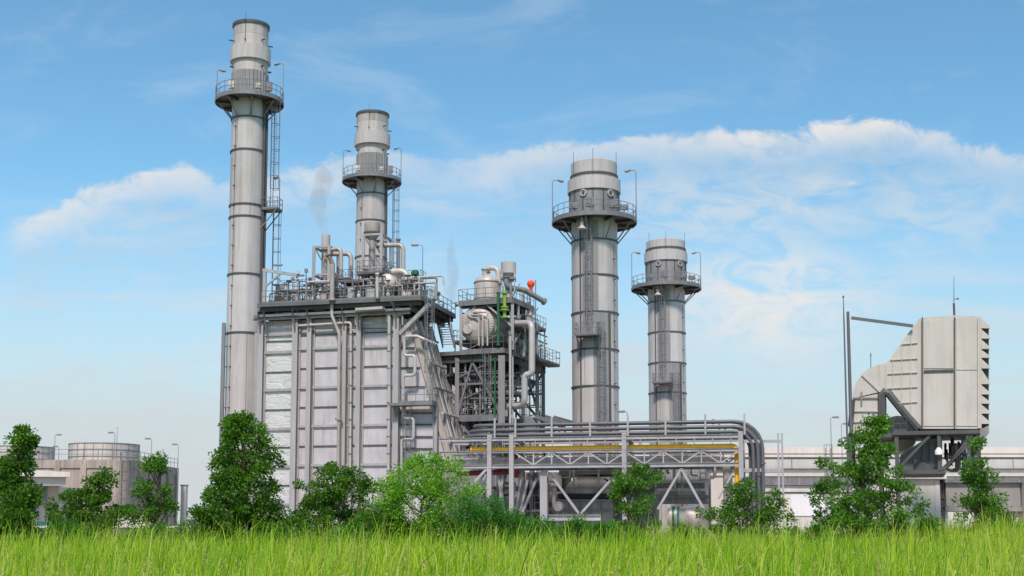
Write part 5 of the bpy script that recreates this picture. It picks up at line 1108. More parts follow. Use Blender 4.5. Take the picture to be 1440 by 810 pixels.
q = I.at(1192, 640, -.4); o = thing('lightning_mast', 'thin pole standing close beside the jib crane mast', 'pole', (q.x, q.y, 0)); MB().sweep([(q.x, q.y, 0), (q.x, q.y, iz(1192, 450, -.4)), (q.x, q.y, iz(1192, 415, -.4))], .07, 6, [.1, .06, .025]).obj('shaft', M['greypipe'], o); MB().ball((q.x, q.y, iz(1192, 417, -.4)), .1, 8).obj('tip', M['steel'], o)
lamp_post(1168, 587, 740, 128, 1, 'lamp post with a single arm beside the tall intake mast', 9); lamp_post(1183, 596, 740, 135, 1, 'shorter double lamp post near the intake mast', 5)
o = thing('access_ladder', 'caged access ladder rising over the white hall roof', 'ladder', (P(1166, 690, 146).x, 143.4, 0))
q = P(1166, 690, 143.4); ladder_mb(MB(), (q.x, 143.4, 0), (q.x, 143.4, zof(630, 143.4)), Vector((1, 0, 0)), .6).obj('rungs', M['steel'], o); cage_mb(MB(), Vector((q.x, 143.4, 3)), Vector((q.x, 143.4, zof(626, 143.4))), Vector((1, 0, 0)), Vector((0, -1, 0)), .9, .8, 1.0).obj('safety_cage', M['steel'], o)

# ------------------------------------------------------------------ concrete tank house on the left
d3 = 160; X3 = lambda px: P(px, 690, d3).x; Z3 = lambda py: zof(py, d3)
th = thing('concrete_tank_house', 'stained concrete basin building with pilasters carrying round tanks', 'building', (X3(120), d3 + 10, 0))
xl, xr = X3(-30), X3(178); zt = Z3(648)
MB().box(xl, xr, d3, d3 + 24, 0, zt).obj('wall', M['concrete'], th)
MB().box(xl - .1, xr + .15, d3 - .18, d3 + 24.1, zt - .9, zt + .12).obj('parapet', M['concrete'], th)
for px in (44, 80, 117, 163): MB().box(X3(px) - .35, X3(px) + .35, d3 - .3, d3 + .02, 0, zt - .02).obj('pilaster', M['concrete'], th)
MB().box(xr - 1.6, xr + .3, d3 - .4, d3 + 1.6, 0, zt + .03).obj('corner_pier', M['concrete'], th)
for i in range(5): MB().box(xr - .02, xr + .3, d3 + 5 + i * 4.5, d3 + 5.6 + i * 4.5, 0, zt - .02).obj('pilaster', M['concrete'], th)
railing_mb(MB(), [Vector((xl, d3, zt + .12)), Vector((xr, d3, zt + .12)), Vector((xr, d3 + 24, zt + .12))], 1.3, 1.8, .035, toe=False).obj('railing', M['steel'], th)
q = P(173, 690, d3 - .7); l = ladder_mb(MB(), (q.x, d3 - .7, 0), (q.x, d3 - .7, zt + 1), Vector((1, 0, 0)), .6).obj('ladder', M['steel'], th); cage_mb(MB(), Vector((q.x, d3 - .7, 2.5)), Vector((q.x, d3 - .7, zt + 1)), Vector((1, 0, 0)), Vector((0, -1, 0)), .9, .8, 1.1).obj('safety_cage', M['steel'], l)
lp = MB().box(q.x - 1.0, q.x + 1.2, d3 - 1.9, d3 - .42, Z3(712), Z3(711)).obj('landing', M['steel'], th); railing_mb(MB(), [Vector((q.x - 1, d3 - 1.85, Z3(711))), Vector((q.x + 1.2, d3 - 1.85, Z3(711)))], 1.1, .7, .03).obj('railing', M['steel'], lp)
for px, hw, dd, yt, lab in ((146.5, 47.5, 172, 625, 'round pale storage tank on the concrete house, fully in view'), (28, 46, 178, 629, 'round pale storage tank on the concrete house, cut by the picture edge')):
    c0 = P(px, 640, dd); r = hw * dd / F; zz = zof(yt, dd)
    o = thing('round_tank', lab, 'tank', (c0.x, dd, zt)); MB().lathe([(r, zt + .0), (r, zz), (r - .1, zz), (.05, zz + .35)], (c0.x, dd, 0), 56).obj('shell', M['tankshell'], o)
    for k in (.36, .68, .98): h_ = zt + (zz - zt) * k; MB().ringband((c0.x, dd, 0), r - .02, r + .07, h_ - .05, h_ + .05, 56).obj('hoop', M['stack_dull'], o)
    for i in range(24):
        a_ = 2 * math.pi * i / 24; e = Vector((math.cos(a_), math.sin(a_), 0)) * (r + .02); MB().beam(Vector((c0.x, dd, zt)) + e, Vector((c0.x, dd, zz)) + e, .06).obj('seam', M['stack_dull'], o)
lamp_post(77.5, 611.5, 649, 162, 1, 'lamp post on the tank house roof between the two round tanks', 5); lamp_post(83, 628, 649, 168, -1, 'short floodlight post near the fully visible round tank', 5)
lamp_post(161.5, 608.5, 647, 161, -1, 'tall lamp post at the corner pier of the tank house', 4); lamp_post(213.5, 617, 720, 156, -1, 'lamp post rising behind the slender conical tree', 6); lamp_post(251, 625, 742, 170, -1, 'lamp post at the far end of the concrete tank house', 6)
for px, yt, yb, lab in ((41, 610, 650, 'bare lightning pole at the near end of the tank house roof'), (163.5, 601, 648, 'bare lightning pole beside the corner lamp of the tank house')):
    q = P(px, yb, 163); o = thing('lightning_pole', lab, 'pole', q); MB().sweep([q, Vector((q.x, q.y, zof((yt + yb) / 2, 163))), Vector((q.x, q.y, zof(yt, 163)))], .05, 6, [.07, .05, .02]).obj('shaft', M['lampgrey'], o); MB().ball(Vector((q.x, q.y, zof(yt, 163))), .07, 6).obj('tip', M['lampgrey'], o)
d4 = 128; X4 = lambda px: P(px, 690, d4).x; Z4 = lambda py: zof(py, d4)
cn = thing('white_canopy_building', 'white low building with a deep flat canopy before the concrete tanks', 'building', (X4(40), d4, 0))
pts = [(X4(-80), d4 + 0, 0), (X4(102), d4 + 4, 0)]
def wedge(px1, y0, z0, z1a, z1b, dep): return MB().hexa([(X4(-80), y0 - 3, z0), (X4(px1), y0, z0), (X4(px1) - dep * .55, y0 + dep, z0), (X4(-80), y0 + dep, z0), (X4(-80), y0 - 3, z1a), (X4(px1), y0, z1b), (X4(px1) - dep * .55, y0 + dep, z1b), (X4(-80), y0 + dep, z1a)])
wedge(92, d4, Z4(683), Z4(671), Z4(671.4), 7).obj('lower_fascia', M['corr'], cn)
wedge(100, d4 - .5, Z4(671), Z4(656), Z4(664), 8).obj('canopy', M['white'], cn)
MB().box(X4(-60), X4(68), d4 + 3, d4 + 9, 0, Z4(683.4)).obj('wall', M['white'], cn)
for px in (-20, 20, 57): MB().box(X4(px) - .2, X4(px) + .2, d4 + 1.0, d4 + 1.4, 0, Z4(683.4)).obj('post', M['steel'], cn)
MB().box(X4(54), X4(66), d4 + 2.9, d4 + 2.98, .2, 2.6).obj('doorway', M['hole'], cn)  # solid near-black slab painted as the shade inside the doorway
o = thing('teal_container', 'teal waste container by the white canopy building', 'container', (X4(67), d4 - 1, 0)); x = X4(62)
MB().hexa([(x + .1, d4 - 2, .15), (x + 2.2, d4 - 2, .15), (x + 2.2, d4 - .5, .15), (x + .1, d4 - .5, .15), (x, d4 - 2.1, 1.9), (x + 2.3, d4 - 2.1, 1.9), (x + 2.3, d4 - .4, 1.9), (x, d4 - .4, 1.9)]).obj('bin', M['teal'], o); MB().box(x - .05, x + 2.35, d4 - 2.15, d4 - .35, 1.905, 2.0).obj('lid', M['green'], o)
o = thing('low_white_wall', 'low white boundary wall with coping near the slender tree', 'wall', (X4(205), d4, 0)); MB().box(X4(165), X4(212), d4 + 1, d4 + 1.3, 0, Z4(724)).obj('panel', M['white'], o); MB().box(X4(165), X4(212), d4 + .95, d4 + 1.35, Z4(724) + .002, Z4(722.5)).obj('coping', M['fascia'], o)
o = thing('low_fascia_wall', 'long low white kerb wall running behind the trees', 'wall', (X4(235), d4 - 3, 0)); MB().box(X4(20), X4(282), d4 - 3, d4 - 2.6, 0, Z4(742)).obj('panel', M['brownbox'], o); MB().box(X4(20), X4(283), d4 - 3.15, d4 - 2.5, Z4(742) + .002, Z4(739.5)).obj('coping', M['white'], o)
o = thing('grey_side_building', 'narrow grey building end beyond the concrete tank house', 'building', (P(258, 700, 186).x, 186, 0)); a_ = P(254, 700, 186).x; b_ = P(261, 700, 186).x
MB().box(a_, b_, 186, 187.2, 0, zof(683, 186)).obj('wall', M['fascia'], o); MB().box(a_ - .1, b_ + .1, 185.9, 187.3, zof(683, 186) + .002, zof(681.5, 186)).obj('roof', M['steel'], o)
for i, (px, w) in enumerate(((268, 6), (276, 5))):
    o = thing('parked_truck', ('dark truck cab showing above the kerb wall near the big tree', 'small grey van top showing beside the dark truck')[i], 'vehicle', (P(px, 740, 150).x, 150, 0)); x = P(px, 740, 150).x; ww = w * 150 / F / 2
    MB().box(x - ww * 2, x + ww * 2, 150, 152.2, .5, 1.6).obj('body', M['greypipe'] if i else M['dark_steel'], o); MB().hexa([(x - ww * 1.2, 150.1, 1.602), (x + ww * 1.2, 150.1, 1.602), (x + ww * 1.2, 152.1, 1.602), (x - ww * 1.2, 152.1, 1.602), (x - ww, 150.3, 2.3), (x + ww, 150.3, 2.3), (x + ww, 151.9, 2.3), (x - ww, 151.9, 2.3)]).obj('cab', M['dark_steel'] if i else M['steel'], o)
    for k in (-1.3, 1.3): MB().tube((x + ww * k, 149.95, .42), (x + ww * k, 150.3, .42), .42, 14).obj('wheel', M['hole'], o)

# ------------------------------------------------------------------ trees and shrubs
nr = np.random.default_rng(11)
def leaf_mesh(name, pos, dirs, length, width, mat, parent, fold=.35):
    n = len(pos); d = dirs / (np.linalg.norm(dirs, axis=1, keepdims=True) + 1e-9)
    rd = nr.normal(size=(n, 3)); s = np.cross(d, rd); s /= np.linalg.norm(s, axis=1, keepdims=True) + 1e-9; u = np.cross(s, d)
    L = length[:, None]; W = width[:, None]; v = np.empty((n, 4, 3))
    v[:, 0] = pos; v[:, 1] = pos + d * L * .5 + s * W + u * W * fold; v[:, 2] = pos + d * L - Zn * L * .12; v[:, 3] = pos + d * L * .5 - s * W + u * W * fold
    loc = np.array(parent.location); me = bpy.data.meshes.new(name); v = (v - loc).reshape(-1, 3)
    me.vertices.add(n * 4); me.vertices.foreach_set('co', v.astype(np.float32).ravel())
    me.loops.add(n * 4); me.loops.foreach_set('vertex_index', np.arange(n * 4, dtype=np.int32)); me.polygons.add(n)
    me.polygons.foreach_set('loop_start', np.arange(0, n * 4, 4, dtype=np.int32)); me.update(calc_edges=True); me.materials.append(mat)
    o = bpy.data.objects.new(name, me); col.objects.link(o); o.parent = parent; return o
Zn = np.array([0, 0, 1.0])
def tree(label, px, ytop, ybase, d, prof, leaf, ncl, per, lsize, seed, gap=.0, group=None, name='tree', trunk_r=.09, csize=.30, lw=.27, droop=.1, limbs=40, kind='tree', dens=1.0):
    """prof: (height fraction, half width px, centre offset px)"""
    ncl = int(ncl * .40 * dens) if kind == 'tree' else ncl; per = int(per * 3.6) if kind == 'tree' else per; csize *= .98 if kind == 'tree' else 1; rt = random.Random(seed); b = P(px, ybase, d); g = gz(b.x, d); b.z = g; H = (zof(ytop, d) - g); m = d / F * (1.14 if kind == 'tree' else 1)
    o = thing(name, label, kind, b, group)
    def at(h):
        for (h0, w0, c0), (h1, w1, c1) in zip(prof, prof[1:]):
            if h <= h1: t = max(0, (h - h0) / (h1 - h0)); return (w0 + (w1 - w0) * t) * m, (c0 + (c1 - c0) * t) * m
        return prof[-1][1] * m, prof[-1][2] * m
    tk = MB(); axis = []
    for i in range(9):
        h = i / 8 * .93; w, c = at(h); k = min(1, h * 1.6); axis.append(Vector((b.x + c * k + rt.uniform(-.05, .05), b.y + rt.uniform(-.05, .05), g - .05 + h * H)))
    tk.sweep(axis, .1, 7, [trunk_r * (1 - .85 * i / 8) for i in range(9)])
    cl = []; hmin = prof[0][0]; tries = 0
    while len(cl) < ncl and tries < ncl * 12:
        tries += 1; h = rt.uniform(hmin, 1.0); w, c = at(h)
        if rt.random() > w / (max(q[1] for q in prof) * m) + .15: continue
        a = rt.uniform(0, 6.283); rr = math.sqrt(rt.uniform(.02, 1)) * (1 + rt.uniform(-.15, .12))
        w *= 1 + .30 * mnoise.noise(Vector((math.cos(a) * 1.3, math.sin(a) * 1.3, h * 5 + seed)))
        p = Vector((b.x + c + math.cos(a) * rr * w, b.y + math.sin(a) * rr * w * .85, g + h * H))
        if mnoise.noise(p * 1.0 + Vector((seed * 3.1, 0, 0))) < gap - .12: continue
        cl.append((p, h, rr))
    for p, h, rr in rt.sample(cl, min(limbs, len(cl))):
        hs = max(.08, h - .10 - .16 * rr) / .93 * 8; i = min(7, int(hs)); q = axis[i].lerp(axis[i + 1], min(1, hs - i)); mid = q.lerp(p, .55) - Zv * .05 * (p - q).length
        tk.sweep([q, mid, p], .02, 5, [trunk_r * .38 * (1 - .5 * h), trunk_r * .24, .010])
    tk.obj('trunk', M['bark'], o)
    C = np.array([list(c[0]) for c in cl]); n = len(C) * per; idx = np.repeat(np.arange(len(C)), per)
    sz = csize * nr.uniform(.6, 1.35, len(C))[idx][:, None]
    off = nr.normal(size=(n, 3)); off /= np.linalg.norm(off, axis=1, keepdims=True); off *= np.power(nr.uniform(.02, 1, (n, 1)), .45) * np.array([1.05, 1.05, .78]) * sz; pos = C[idx] + off
    ctr = np.array([b.x, b.y, 0]); out = pos - ctr; out[:, 2] = 0; out /= np.linalg.norm(out, axis=1, keepdims=True) + .2
    dirs = off / sz * .9 + out * .3 + nr.normal(size=(n, 3)) * .5 + Zn * (.2 - droop)
    pos[:, 2] = np.maximum(pos[:, 2], g + .03)
    L = lsize * (.76 if kind == 'tree' else 1) * nr.uniform(.6, 1.25, n); leaf_mesh('crown', pos, dirs, L, L * lw, M[leaf], o); return o
tree('dark tree with an open ragged top cut by the frame edge', 20, 600, 760, 50, [(.02, 30, 4), (.2, 38, -4), (.42, 34, -4), (.62, 22, -6), (.74, 24, -4), (.86, 17, 4), (.94, 14, 8), (1, 6, 12)], 'leaf_dark', 300, 30, .20, 1, -.1, dens=1.2)
tree('round bushy dark tree in front of the white canopy', 117, 661, 752, 54, [(.0, 40, -4), (.2, 48, 0), (.5, 46, 0), (.7, 36, 6), (.8, 14, 20), (.92, 22, 22), (1, 12, 24)], 'leaf_dark', 240, 30, .19, 2, -.2, dens=1.2)
tree('slender airy tree in front of the concrete pier', 219, 629, 757, 53, [(.06, 34, 0), (.2, 42, 0), (.45, 38, -2), (.6, 28, 4), (.75, 18, -2), (.82, 24, -6), (.92, 15, 0), (1, 6, 0)], 'leaf_mid', 170, 26, .18, 3, .12, dens=0.85)
tree('tallest dense dark conical tree before the boiler stack', 338, 585, 756, 52, [(.02, 44, 0), (.15, 54, 0), (.3, 55, 0), (.5, 46, 2), (.68, 40, 4), (.82, 30, 4), (.93, 20, -2), (1, 8, -4)], 'leaf_dark', 480, 32, .19, 4, -.25, trunk_r=.11, dens=1.3)
tree('dark bushy tree with knobbly top before the boiler panels', 463, 653, 757, 54, [(0, 50, 0), (.2, 58, 0), (.45, 54, 2), (.62, 48, 6), (.78, 44, 4), (.9, 30, 2), (1, 12, -6)], 'leaf_dark', 330, 30, .18, 5, -.22, dens=1.2)
tree('bright yellow green bushy tree, the palest of the row', 592, 641, 760, 51, [(0, 52, 0), (.2, 60, 0), (.45, 60, 0), (.65, 58, 4), (.8, 48, 8), (.92, 36, 10), (1, 12, 4)], 'leaf_bright', 360, 34, .15, 6, -.25, csize=.36, dens=1.15)
tree('small airy tree leaning over the rack portal', 888, 655, 757, 55, [(.05, 36, 0), (.2, 40, 0), (.4, 32, 2), (.52, 36, -4), (.66, 32, 0), (.78, 26, 4), (.88, 34, 12), (.96, 20, 8), (1, 8, 4)], 'leaf_mid', 200, 26, .17, 7, -.10, dens=1.15)
tree('wide dark bush tree below the pipe bends', 1050, 680, 757, 55, [(0, 54, 0), (.25, 62, 0), (.5, 58, 0), (.7, 46, 4), (.85, 36, 8), (1, 16, 8)], 'leaf_dark', 270, 30, .17, 8, .0)
tree('broad airy tree with thin trunk before the beige block', 1220, 587, 758, 53, [(.06, 56, 0), (.18, 66, 0), (.34, 70, 0), (.48, 58, -2), (.6, 46, -8), (.74, 44, -6), (.82, 34, 0), (.92, 16, 18), (1, 7, 16)], 'leaf_mid', 370, 27, .19, 9, -.14, limbs=70, trunk_r=.08, dens=1.35)
tree('slim upright tree in front of the ribbed shed', 1384, 620, 752, 54, [(.0, 44, -2), (.2, 42, -2), (.4, 28, 0), (.55, 24, -2), (.68, 22, 2), (.8, 26, -4), (.92, 17, -8), (1, 6, -4)], 'leaf_mid', 210, 28, .17, 10, .03, dens=0.9)
shr = [(655, 700, 40, 'leaf_fern'), (690, 702, 34, 'leaf_fern'), (722, 722, 34, 'leaf_fern'), (765, 734, 40, 'leaf_fern'), (808, 738, 38, 'leaf_fern'), (545, 700, 26, 'leaf_fern'), (845, 742, 26, 'leaf_fern'), (520, 716, 26, 'leaf_dark'), (620, 716, 40, 'leaf_fern')]
sl_ = ['feathery green shrub, the biggest of those in front of the rack columns', 'upright feathery green shrub by the thin front rack column', 'low feathery green shrub at the foot of the rack portal', 'low spreading feathery shrub under the V braces', 'low spreading feathery shrub beside the plenum base', 'fresh green feathery shrub leaning on the palest tree', 'small low feathery shrub at the foot of the airy tree', 'dark small shrub between knobbly dark tree and palest tree', 'feathery green shrub at the foot of the palest tree']
for i, (px, yt, hw, mt) in enumerate(shr):
    tree(sl_[i], px, yt, 762, 49 + i % 3, [(0, hw, 0), (.4, hw, 0), (.75, hw * .7, 2), (1, hw * .3, 0)], mt, 80 + hw * 2, 46, .15, 30 + i, -.1, None, 'shrub', .03, .3, .11, -.3, 14, 'shrub')
for i, (px, yt, hw, lab) in enumerate(((8, 722, 30, 'dark shrub at the picture edge below the ragged tree'), (1152, 738, 22, 'low shrub beside the broad airy tree'), (960, 742, 20, 'low shrub in front of the pinkish drum'), (410, 728, 24, 'low dark shrub between the conical tree and knobbly tree'), (1302, 730, 16, 'small pale shrub between beige block and slim tree'))):
    tree(lab, px, yt, 762, 50, [(0, hw, 0), (.5, hw, 0), (1, hw * .4, 0)], 'leaf_dark' if i in (0, 3) else 'leaf_mid', 80, 28, .15, 50 + i, -.1, None, 'shrub', .03, .28, .22, 0, 12, 'shrub')

ru = random.Random(77)
for i in range(34):
    px = 30 + i * 41 + ru.uniform(-16, 16) if i < 22 else 395 + (i - 22) * 42 + ru.uniform(-16, 16); hw = ru.uniform(18, 40)
    tree('low undergrowth shrub in the green band at the foot of the trees', px, ru.uniform(728, 747), 763, ru.uniform(47, 53), [(0, hw, 0), (.5, hw * .95, 0), (.8, hw * .6, ru.uniform(-6, 6)), (1, hw * .2, 0)], ru.choice(['leaf_fern', 'leaf_dark', 'leaf_fern', 'leaf_mid']), int(40 + hw * 1.6), 34, .14, 100 + i, -.2, 'undergrowth shrubs along the field edge', 'shrub', .025, .26, .13, -.2, 10, 'shrub')

# ------------------------------------------------------------------ tall grass (nobody could count it)
def grass(n=600000):
    d = 10.5 + (60 - 10.5) * np.power(nr.uniform(0, 1, n), .72); x = nr.uniform(-1, 1, n) * (d * .43 + 4.5)
    tx = np.array([[mnoise.noise(Vector((i * .55, j * .55, 4.2))) + .5 * mnoise.noise(Vector((i * 1.3, j * 1.3, 9))) for i in range(64)] for j in range(64)])
    ix = np.clip(((x + 32)).astype(int), 0, 63); iy = np.clip(d.astype(int), 0, 63); patch = tx[iy, ix]
    # clumps: draw the blades towards tuft centres
    nt_ = n // 26; tdx = nr.integers(0, n, nt_); who = nr.integers(0, nt_, n); kx = x[tdx][who] + nr.normal(0, .16, n); kd = d[tdx][who] + nr.normal(0, .16, n)
    mk = nr.uniform(0, 1, n) < .85; x = np.where(mk, kx, x); d = np.where(mk, kd, d); tuft = np.where(mk, nr.uniform(.75, 1.2, nt_)[who], .8)
    gx = np.array([[gz(-32 + i, j) for i in range(65)] for j in range(80)]); z = gx[np.clip(d.astype(int), 0, 79), np.clip((x + 32).astype(int), 0, 64)]
    fx = x + 32; fy = d; i0 = np.clip(fx.astype(int), 0, 63); j0 = np.clip(fy.astype(int), 0, 78); ax = np.clip(fx - i0, 0, 1); ay = np.clip(fy - j0, 0, 1)
    z = gx[j0, i0] * (1 - ax) * (1 - ay) + gx[j0, i0 + 1] * ax * (1 - ay) + gx[j0 + 1, i0] * (1 - ax) * ay + gx[j0 + 1, i0 + 1] * ax * ay
    h = (.84 + .55 * patch) * tuft * nr.uniform(.4, 1.2, n); h = np.where(nr.uniform(0, 1, n) < .08, h * 1.5, h)
    h *= 1 + .25 * np.exp(-((x - 19.5) / 4.0) ** 2) * np.clip((d - 36) / 10, 0, 1)
    h *= 1 + np.clip((d - 36) / 16, 0, 1) * (-.30 + .50 * np.clip(patch, -.4, .6)); h = np.clip(h, .25, 2.0)
    w = nr.uniform(.003, .0075, n) * (1 + d / 60); a = nr.uniform(0, 6.283, n); lean = nr.uniform(.03, .42, n) * h; wind = .06 * h
    dx = np.cos(a) * lean + wind; dy = np.sin(a) * lean * .8; b = a + nr.uniform(-1, 1, n) + 1.57; sx = np.cos(b) * w; sy = np.sin(b) * w * .6
    v = np.empty((n, 7, 3))
    for k, (t, q, ww, zz) in enumerate(((0, 0, 1, 0), (.4, .16, .95, .46), (.75, .5, .7, .82))):
        for s_, c_ in ((-1, 0), (1, 1)): v[:, k * 2 + c_, 0] = x + dx * q + sx * s_ * ww; v[:, k * 2 + c_, 1] = d + dy * q + sy * s_ * ww; v[:, k * 2 + c_, 2] = z - .02 + h * zz
    v[:, 6, 0] = x + dx; v[:, 6, 1] = d + dy; v[:, 6, 2] = z + h * nr.uniform(.88, 1.05, n)
    me = bpy.data.meshes.new('grass'); me.vertices.add(n * 7); me.vertices.foreach_set('co', v.astype(np.float32).ravel())
    pat = np.array([0, 1, 3, 2, 2, 3, 5, 4, 4, 5, 6]); li = (np.arange(n)[:, None] * 7 + pat[None]).astype(np.int32)
    me.loops.add(n * 11); me.loops.foreach_set('vertex_index', li.ravel()); me.polygons.add(n * 3)
    me.polygons.foreach_set('loop_start', (np.arange(n)[:, None] * 11 + np.array([0, 4, 8])[None]).astype(np.int32).ravel())
    me.update(calc_edges=True); me.materials.append(M['grass']); o = bpy.data.objects.new('grass', me); col.objects.link(o); o['kind'] = 'stuff'
grass()
def weeds(n=26000):
    nt_ = 330; cx_ = nr.uniform(-1, 1, nt_); cd = nr.uniform(17, 57, nt_); cx_ *= cd * .42; hh = nr.uniform(.35, 1.05, nt_) * (.75 + .3 * (cd > 42)); who = nr.integers(0, nt_, n)
    pos = np.stack([cx_[who], cd[who], np.zeros(n)], 1) + nr.normal(size=(n, 3)) * np.array([.20, .20, 0])
    g = np.array([gz(a, b) for a, b in zip(cx_, cd)])[who]; t = np.power(nr.uniform(0, 1, n), .7); pos[:, 2] = g + .05 + hh[who] * t
    pos[:, :2] = np.stack([cx_[who], cd[who]], 1) + (pos[:, :2] - np.stack([cx_[who], cd[who]], 1)) * (1.2 - .7 * t)[:, None]
    dirs = nr.normal(size=(n, 3)) * np.array([1, 1, .5]) + Zn * .35; L = nr.uniform(.05, .15, n)
    root = bpy.data.objects.new('weed_root', None); root.location = (0, 0, 0)
    o = leaf_mesh('weeds', pos, dirs, L, L * nr.uniform(.16, .3, n), M['leaf_fern'], root); o.parent = None; o['kind'] = 'stuff'; bpy.data.objects.remove(root)
weeds()
def stalks(n=3500):
    d = nr.uniform(14, 57, n); x = nr.uniform(-1, 1, n) * d * .43; g = np.array([gz(a, b) for a, b in zip(x, d)]); h = nr.uniform(.8, 1.45, n) * (.82 + .2 * (d > 40)); a = nr.uniform(0, 6.28, n); k = nr.uniform(.05, .3, n)
    pos = []; dirs = []; L = []
    tip = np.stack([x + np.cos(a) * k, d + np.sin(a) * k, g + h], 1); base = np.stack([x, d, g], 1)
    root = bpy.data.objects.new('stalk_root', None)
    P0 = [base]; D0 = [tip - base]; L0 = [np.linalg.norm(tip - base, axis=1)]; W0 = [np.full(n, .004)]
    for j in range(5):
        f = nr.uniform(.80, 1.0, n)[:, None]; P0.append(base + (tip - base) * f); D0.append(nr.normal(size=(n, 3)) * .6 + np.stack([np.cos(a), np.sin(a), np.full(n, .9)], 1)); L0.append(nr.uniform(.05, .13, n)); W0.append(np.full(n, .010))
    o = leaf_mesh('dry_grass_stalks', np.concatenate(P0), np.concatenate(D0), np.concatenate(L0), np.concatenate(W0), M['straw'], root); o.parent = None; o['kind'] = 'stuff'; bpy.data.objects.remove(root)
M['straw'] = mat_leaf('straw_seed_heads', (.34, .30, .08), (.62, .52, .20), .3)
stalks()

# ------------------------------------------------------------------ steam
def mat_steam(name, dens, colr, scale):
    m = bpy.data.materials.new(name); m.use_nodes = True; nt = m.node_tree; nt.nodes.remove(nt.nodes['Principled BSDF'])
    pv = N(nt, 'ShaderNodeVolumePrincipled'); pv.inputs['Color'].default_value = (*colr, 1); pv.inputs['Anisotropy'].default_value = .2
    tc = N(nt, 'ShaderNodeTexCoord'); n = N(nt, 'ShaderNodeTexNoise', i_Scale=scale, i_Detail=5.0, i_Roughness=.65, i_Distortion=.6); nt.links.new(tc.outputs['Object'], n.inputs['Vector'])
    r = N(nt, 'ShaderNodeMapRange'); r.inputs[1].default_value = .30; r.inputs[2].default_value = .74; r.inputs[3].default_value = 0; r.inputs[4].default_value = dens
    nt.links.new(n.outputs[0], r.inputs[0]); nt.links.new(r.outputs[0], pv.inputs['Density']); nt.links.new(pv.outputs[0], nt.nodes['Material Output'].inputs['Volume']); return m
def plume(label, pts, dens, colr, scale, t):
    W = [B.at(x, y, t) for x, y, r in pts]; rr = [r * mpp(W[0]) for x, y, r in pts]
    mb = MB(); vs = []; n = 20; fine = []; fr_ = []
    for i in range(len(W) - 1):
        for k in range(6): fine.append(W[i].lerp(W[i + 1], k / 6)); fr_.append(rr[i] + (rr[i + 1] - rr[i]) * k / 6)
    fine.append(W[-1]); fr_.append(rr[-1]); m = len(fine)
    for i, p in enumerate(fine):
        for k in range(n):
            a = 6.283 * k / n; e = Vector((math.cos(a), math.sin(a), 0)); q = p + e * fr_[i]; vs.append(q + e * fr_[i] * .45 * mnoise.noise(q * .9))
    fs = [(i * n + k, i * n + (k + 1) % n, (i + 1) * n + (k + 1) % n, (i + 1) * n + k) for i in range(m - 1) for k in range(n)] + [tuple(range(n - 1, -1, -1)), tuple(range((m - 1) * n, m * n))]
    solo(mb.add(vs, fs), 'steam_plume', mat_steam('steam_vapour', dens, colr, scale), label, 'steam', W[0])
plume('wisp of brownish steam drifting up from the small silencer', [(458, 341, 4), (457, 330, 6), (453, 318, 8), (448, 302, 10), (446, 286, 12), (450, 270, 15), (455, 255, 15), (455, 240, 10), (452, 230, 4)], .75, (.86, .83, .82), .95, 2.3)
plume('faint grey steam rising between boiler roof and steel tower', [(632, 425, 8), (634, 408, 11), (638, 392, 10), (636, 375, 8), (634, 350, 6), (636, 330, 3)], .5, (.55, .55, .57), .8, 6.0)

# ------------------------------------------------------------------ sky and light
SUN_EL, SUN_AZ = 50.0, -8.0        # azimuth: degrees the sun stands left (-) of straight behind the viewer
w = bpy.data.worlds.new('World'); scene.world = w; w.use_nodes = True
nt = w.node_tree; L = nt.links; bg = nt.nodes['Background']
STR = .10; bg.inputs[1].default_value = STR
sky = N(nt, 'ShaderNodeTexSky'); sky.sky_type = 'NISHITA'; sky.sun_disc = False; sky.sun_elevation = R(SUN_EL); sky.sun_rotation = R(180 + SUN_AZ); sky.air_density = 1.0; sky.dust_density = .6; sky.ozone_density = 2.0; sky.altitude = 0
def m_(op, a, b=None, c=None, clamp=False):
    n = N(nt, 'ShaderNodeMath', operation=op, use_clamp=clamp)
    for i, v in enumerate((a, b, c)):
        if v is None: continue
        if isinstance(v, (int, float)): n.inputs[i].default_value = v
        else: L.new(v, n.inputs[i])
    return n.outputs[0]
def sstep(v, a, b):
    n = N(nt, 'ShaderNodeMapRange', interpolation_type='SMOOTHSTEP'); L.new(v, n.inputs[0])
    for i, x in ((1, a), (2, b)):
        if isinstance(x, (int, float)): n.inputs[i].default_value = x
        else: L.new(x, n.inputs[i])
    return n.outputs[0]
tc = N(nt, 'ShaderNodeTexCoord'); sx = N(nt, 'ShaderNodeSeparateXYZ'); L.new(tc.outputs['Generated'], sx.inputs[0])
ay = m_('MAXIMUM', m_('ABSOLUTE', sx.outputs[1]), .15)
qx = m_('DIVIDE', sx.outputs[0], ay); ez = m_('DIVIDE', sx.outputs[2], ay)
def nz(sx_, sy_, scale, det, rough, off=0.0, dist=0.0):
    cb = N(nt, 'ShaderNodeCombineXYZ'); L.new(m_('MULTIPLY', qx, sx_), cb.inputs[0]); L.new(m_('MULTIPLY', ez, sy_), cb.inputs[1]); cb.inputs[2].default_value = off
    n = N(nt, 'ShaderNodeTexNoise', i_Scale=scale, i_Detail=det, i_Roughness=rough, i_Distortion=dist); L.new(cb.outputs[0], n.inputs['Vector']); return n.outputs[0]
def curve(v, pts, x0, x1):
    n = N(nt, 'ShaderNodeFloatCurve'); c = n.mapping.curves[0]; t = m_('DIVIDE', m_('SUBTRACT', v, x0), x1 - x0, clamp=True); L.new(t, n.inputs['Value'])
    P_ = sorted(((x - x0) / (x1 - x0), y) for x, y in pts)
    c.points[0].location = P_[0]; c.points[-1].location = P_[-1]
    for p in P_[1:-1]: c.points.new(*p)
    n.mapping.update(); return n.outputs[0]
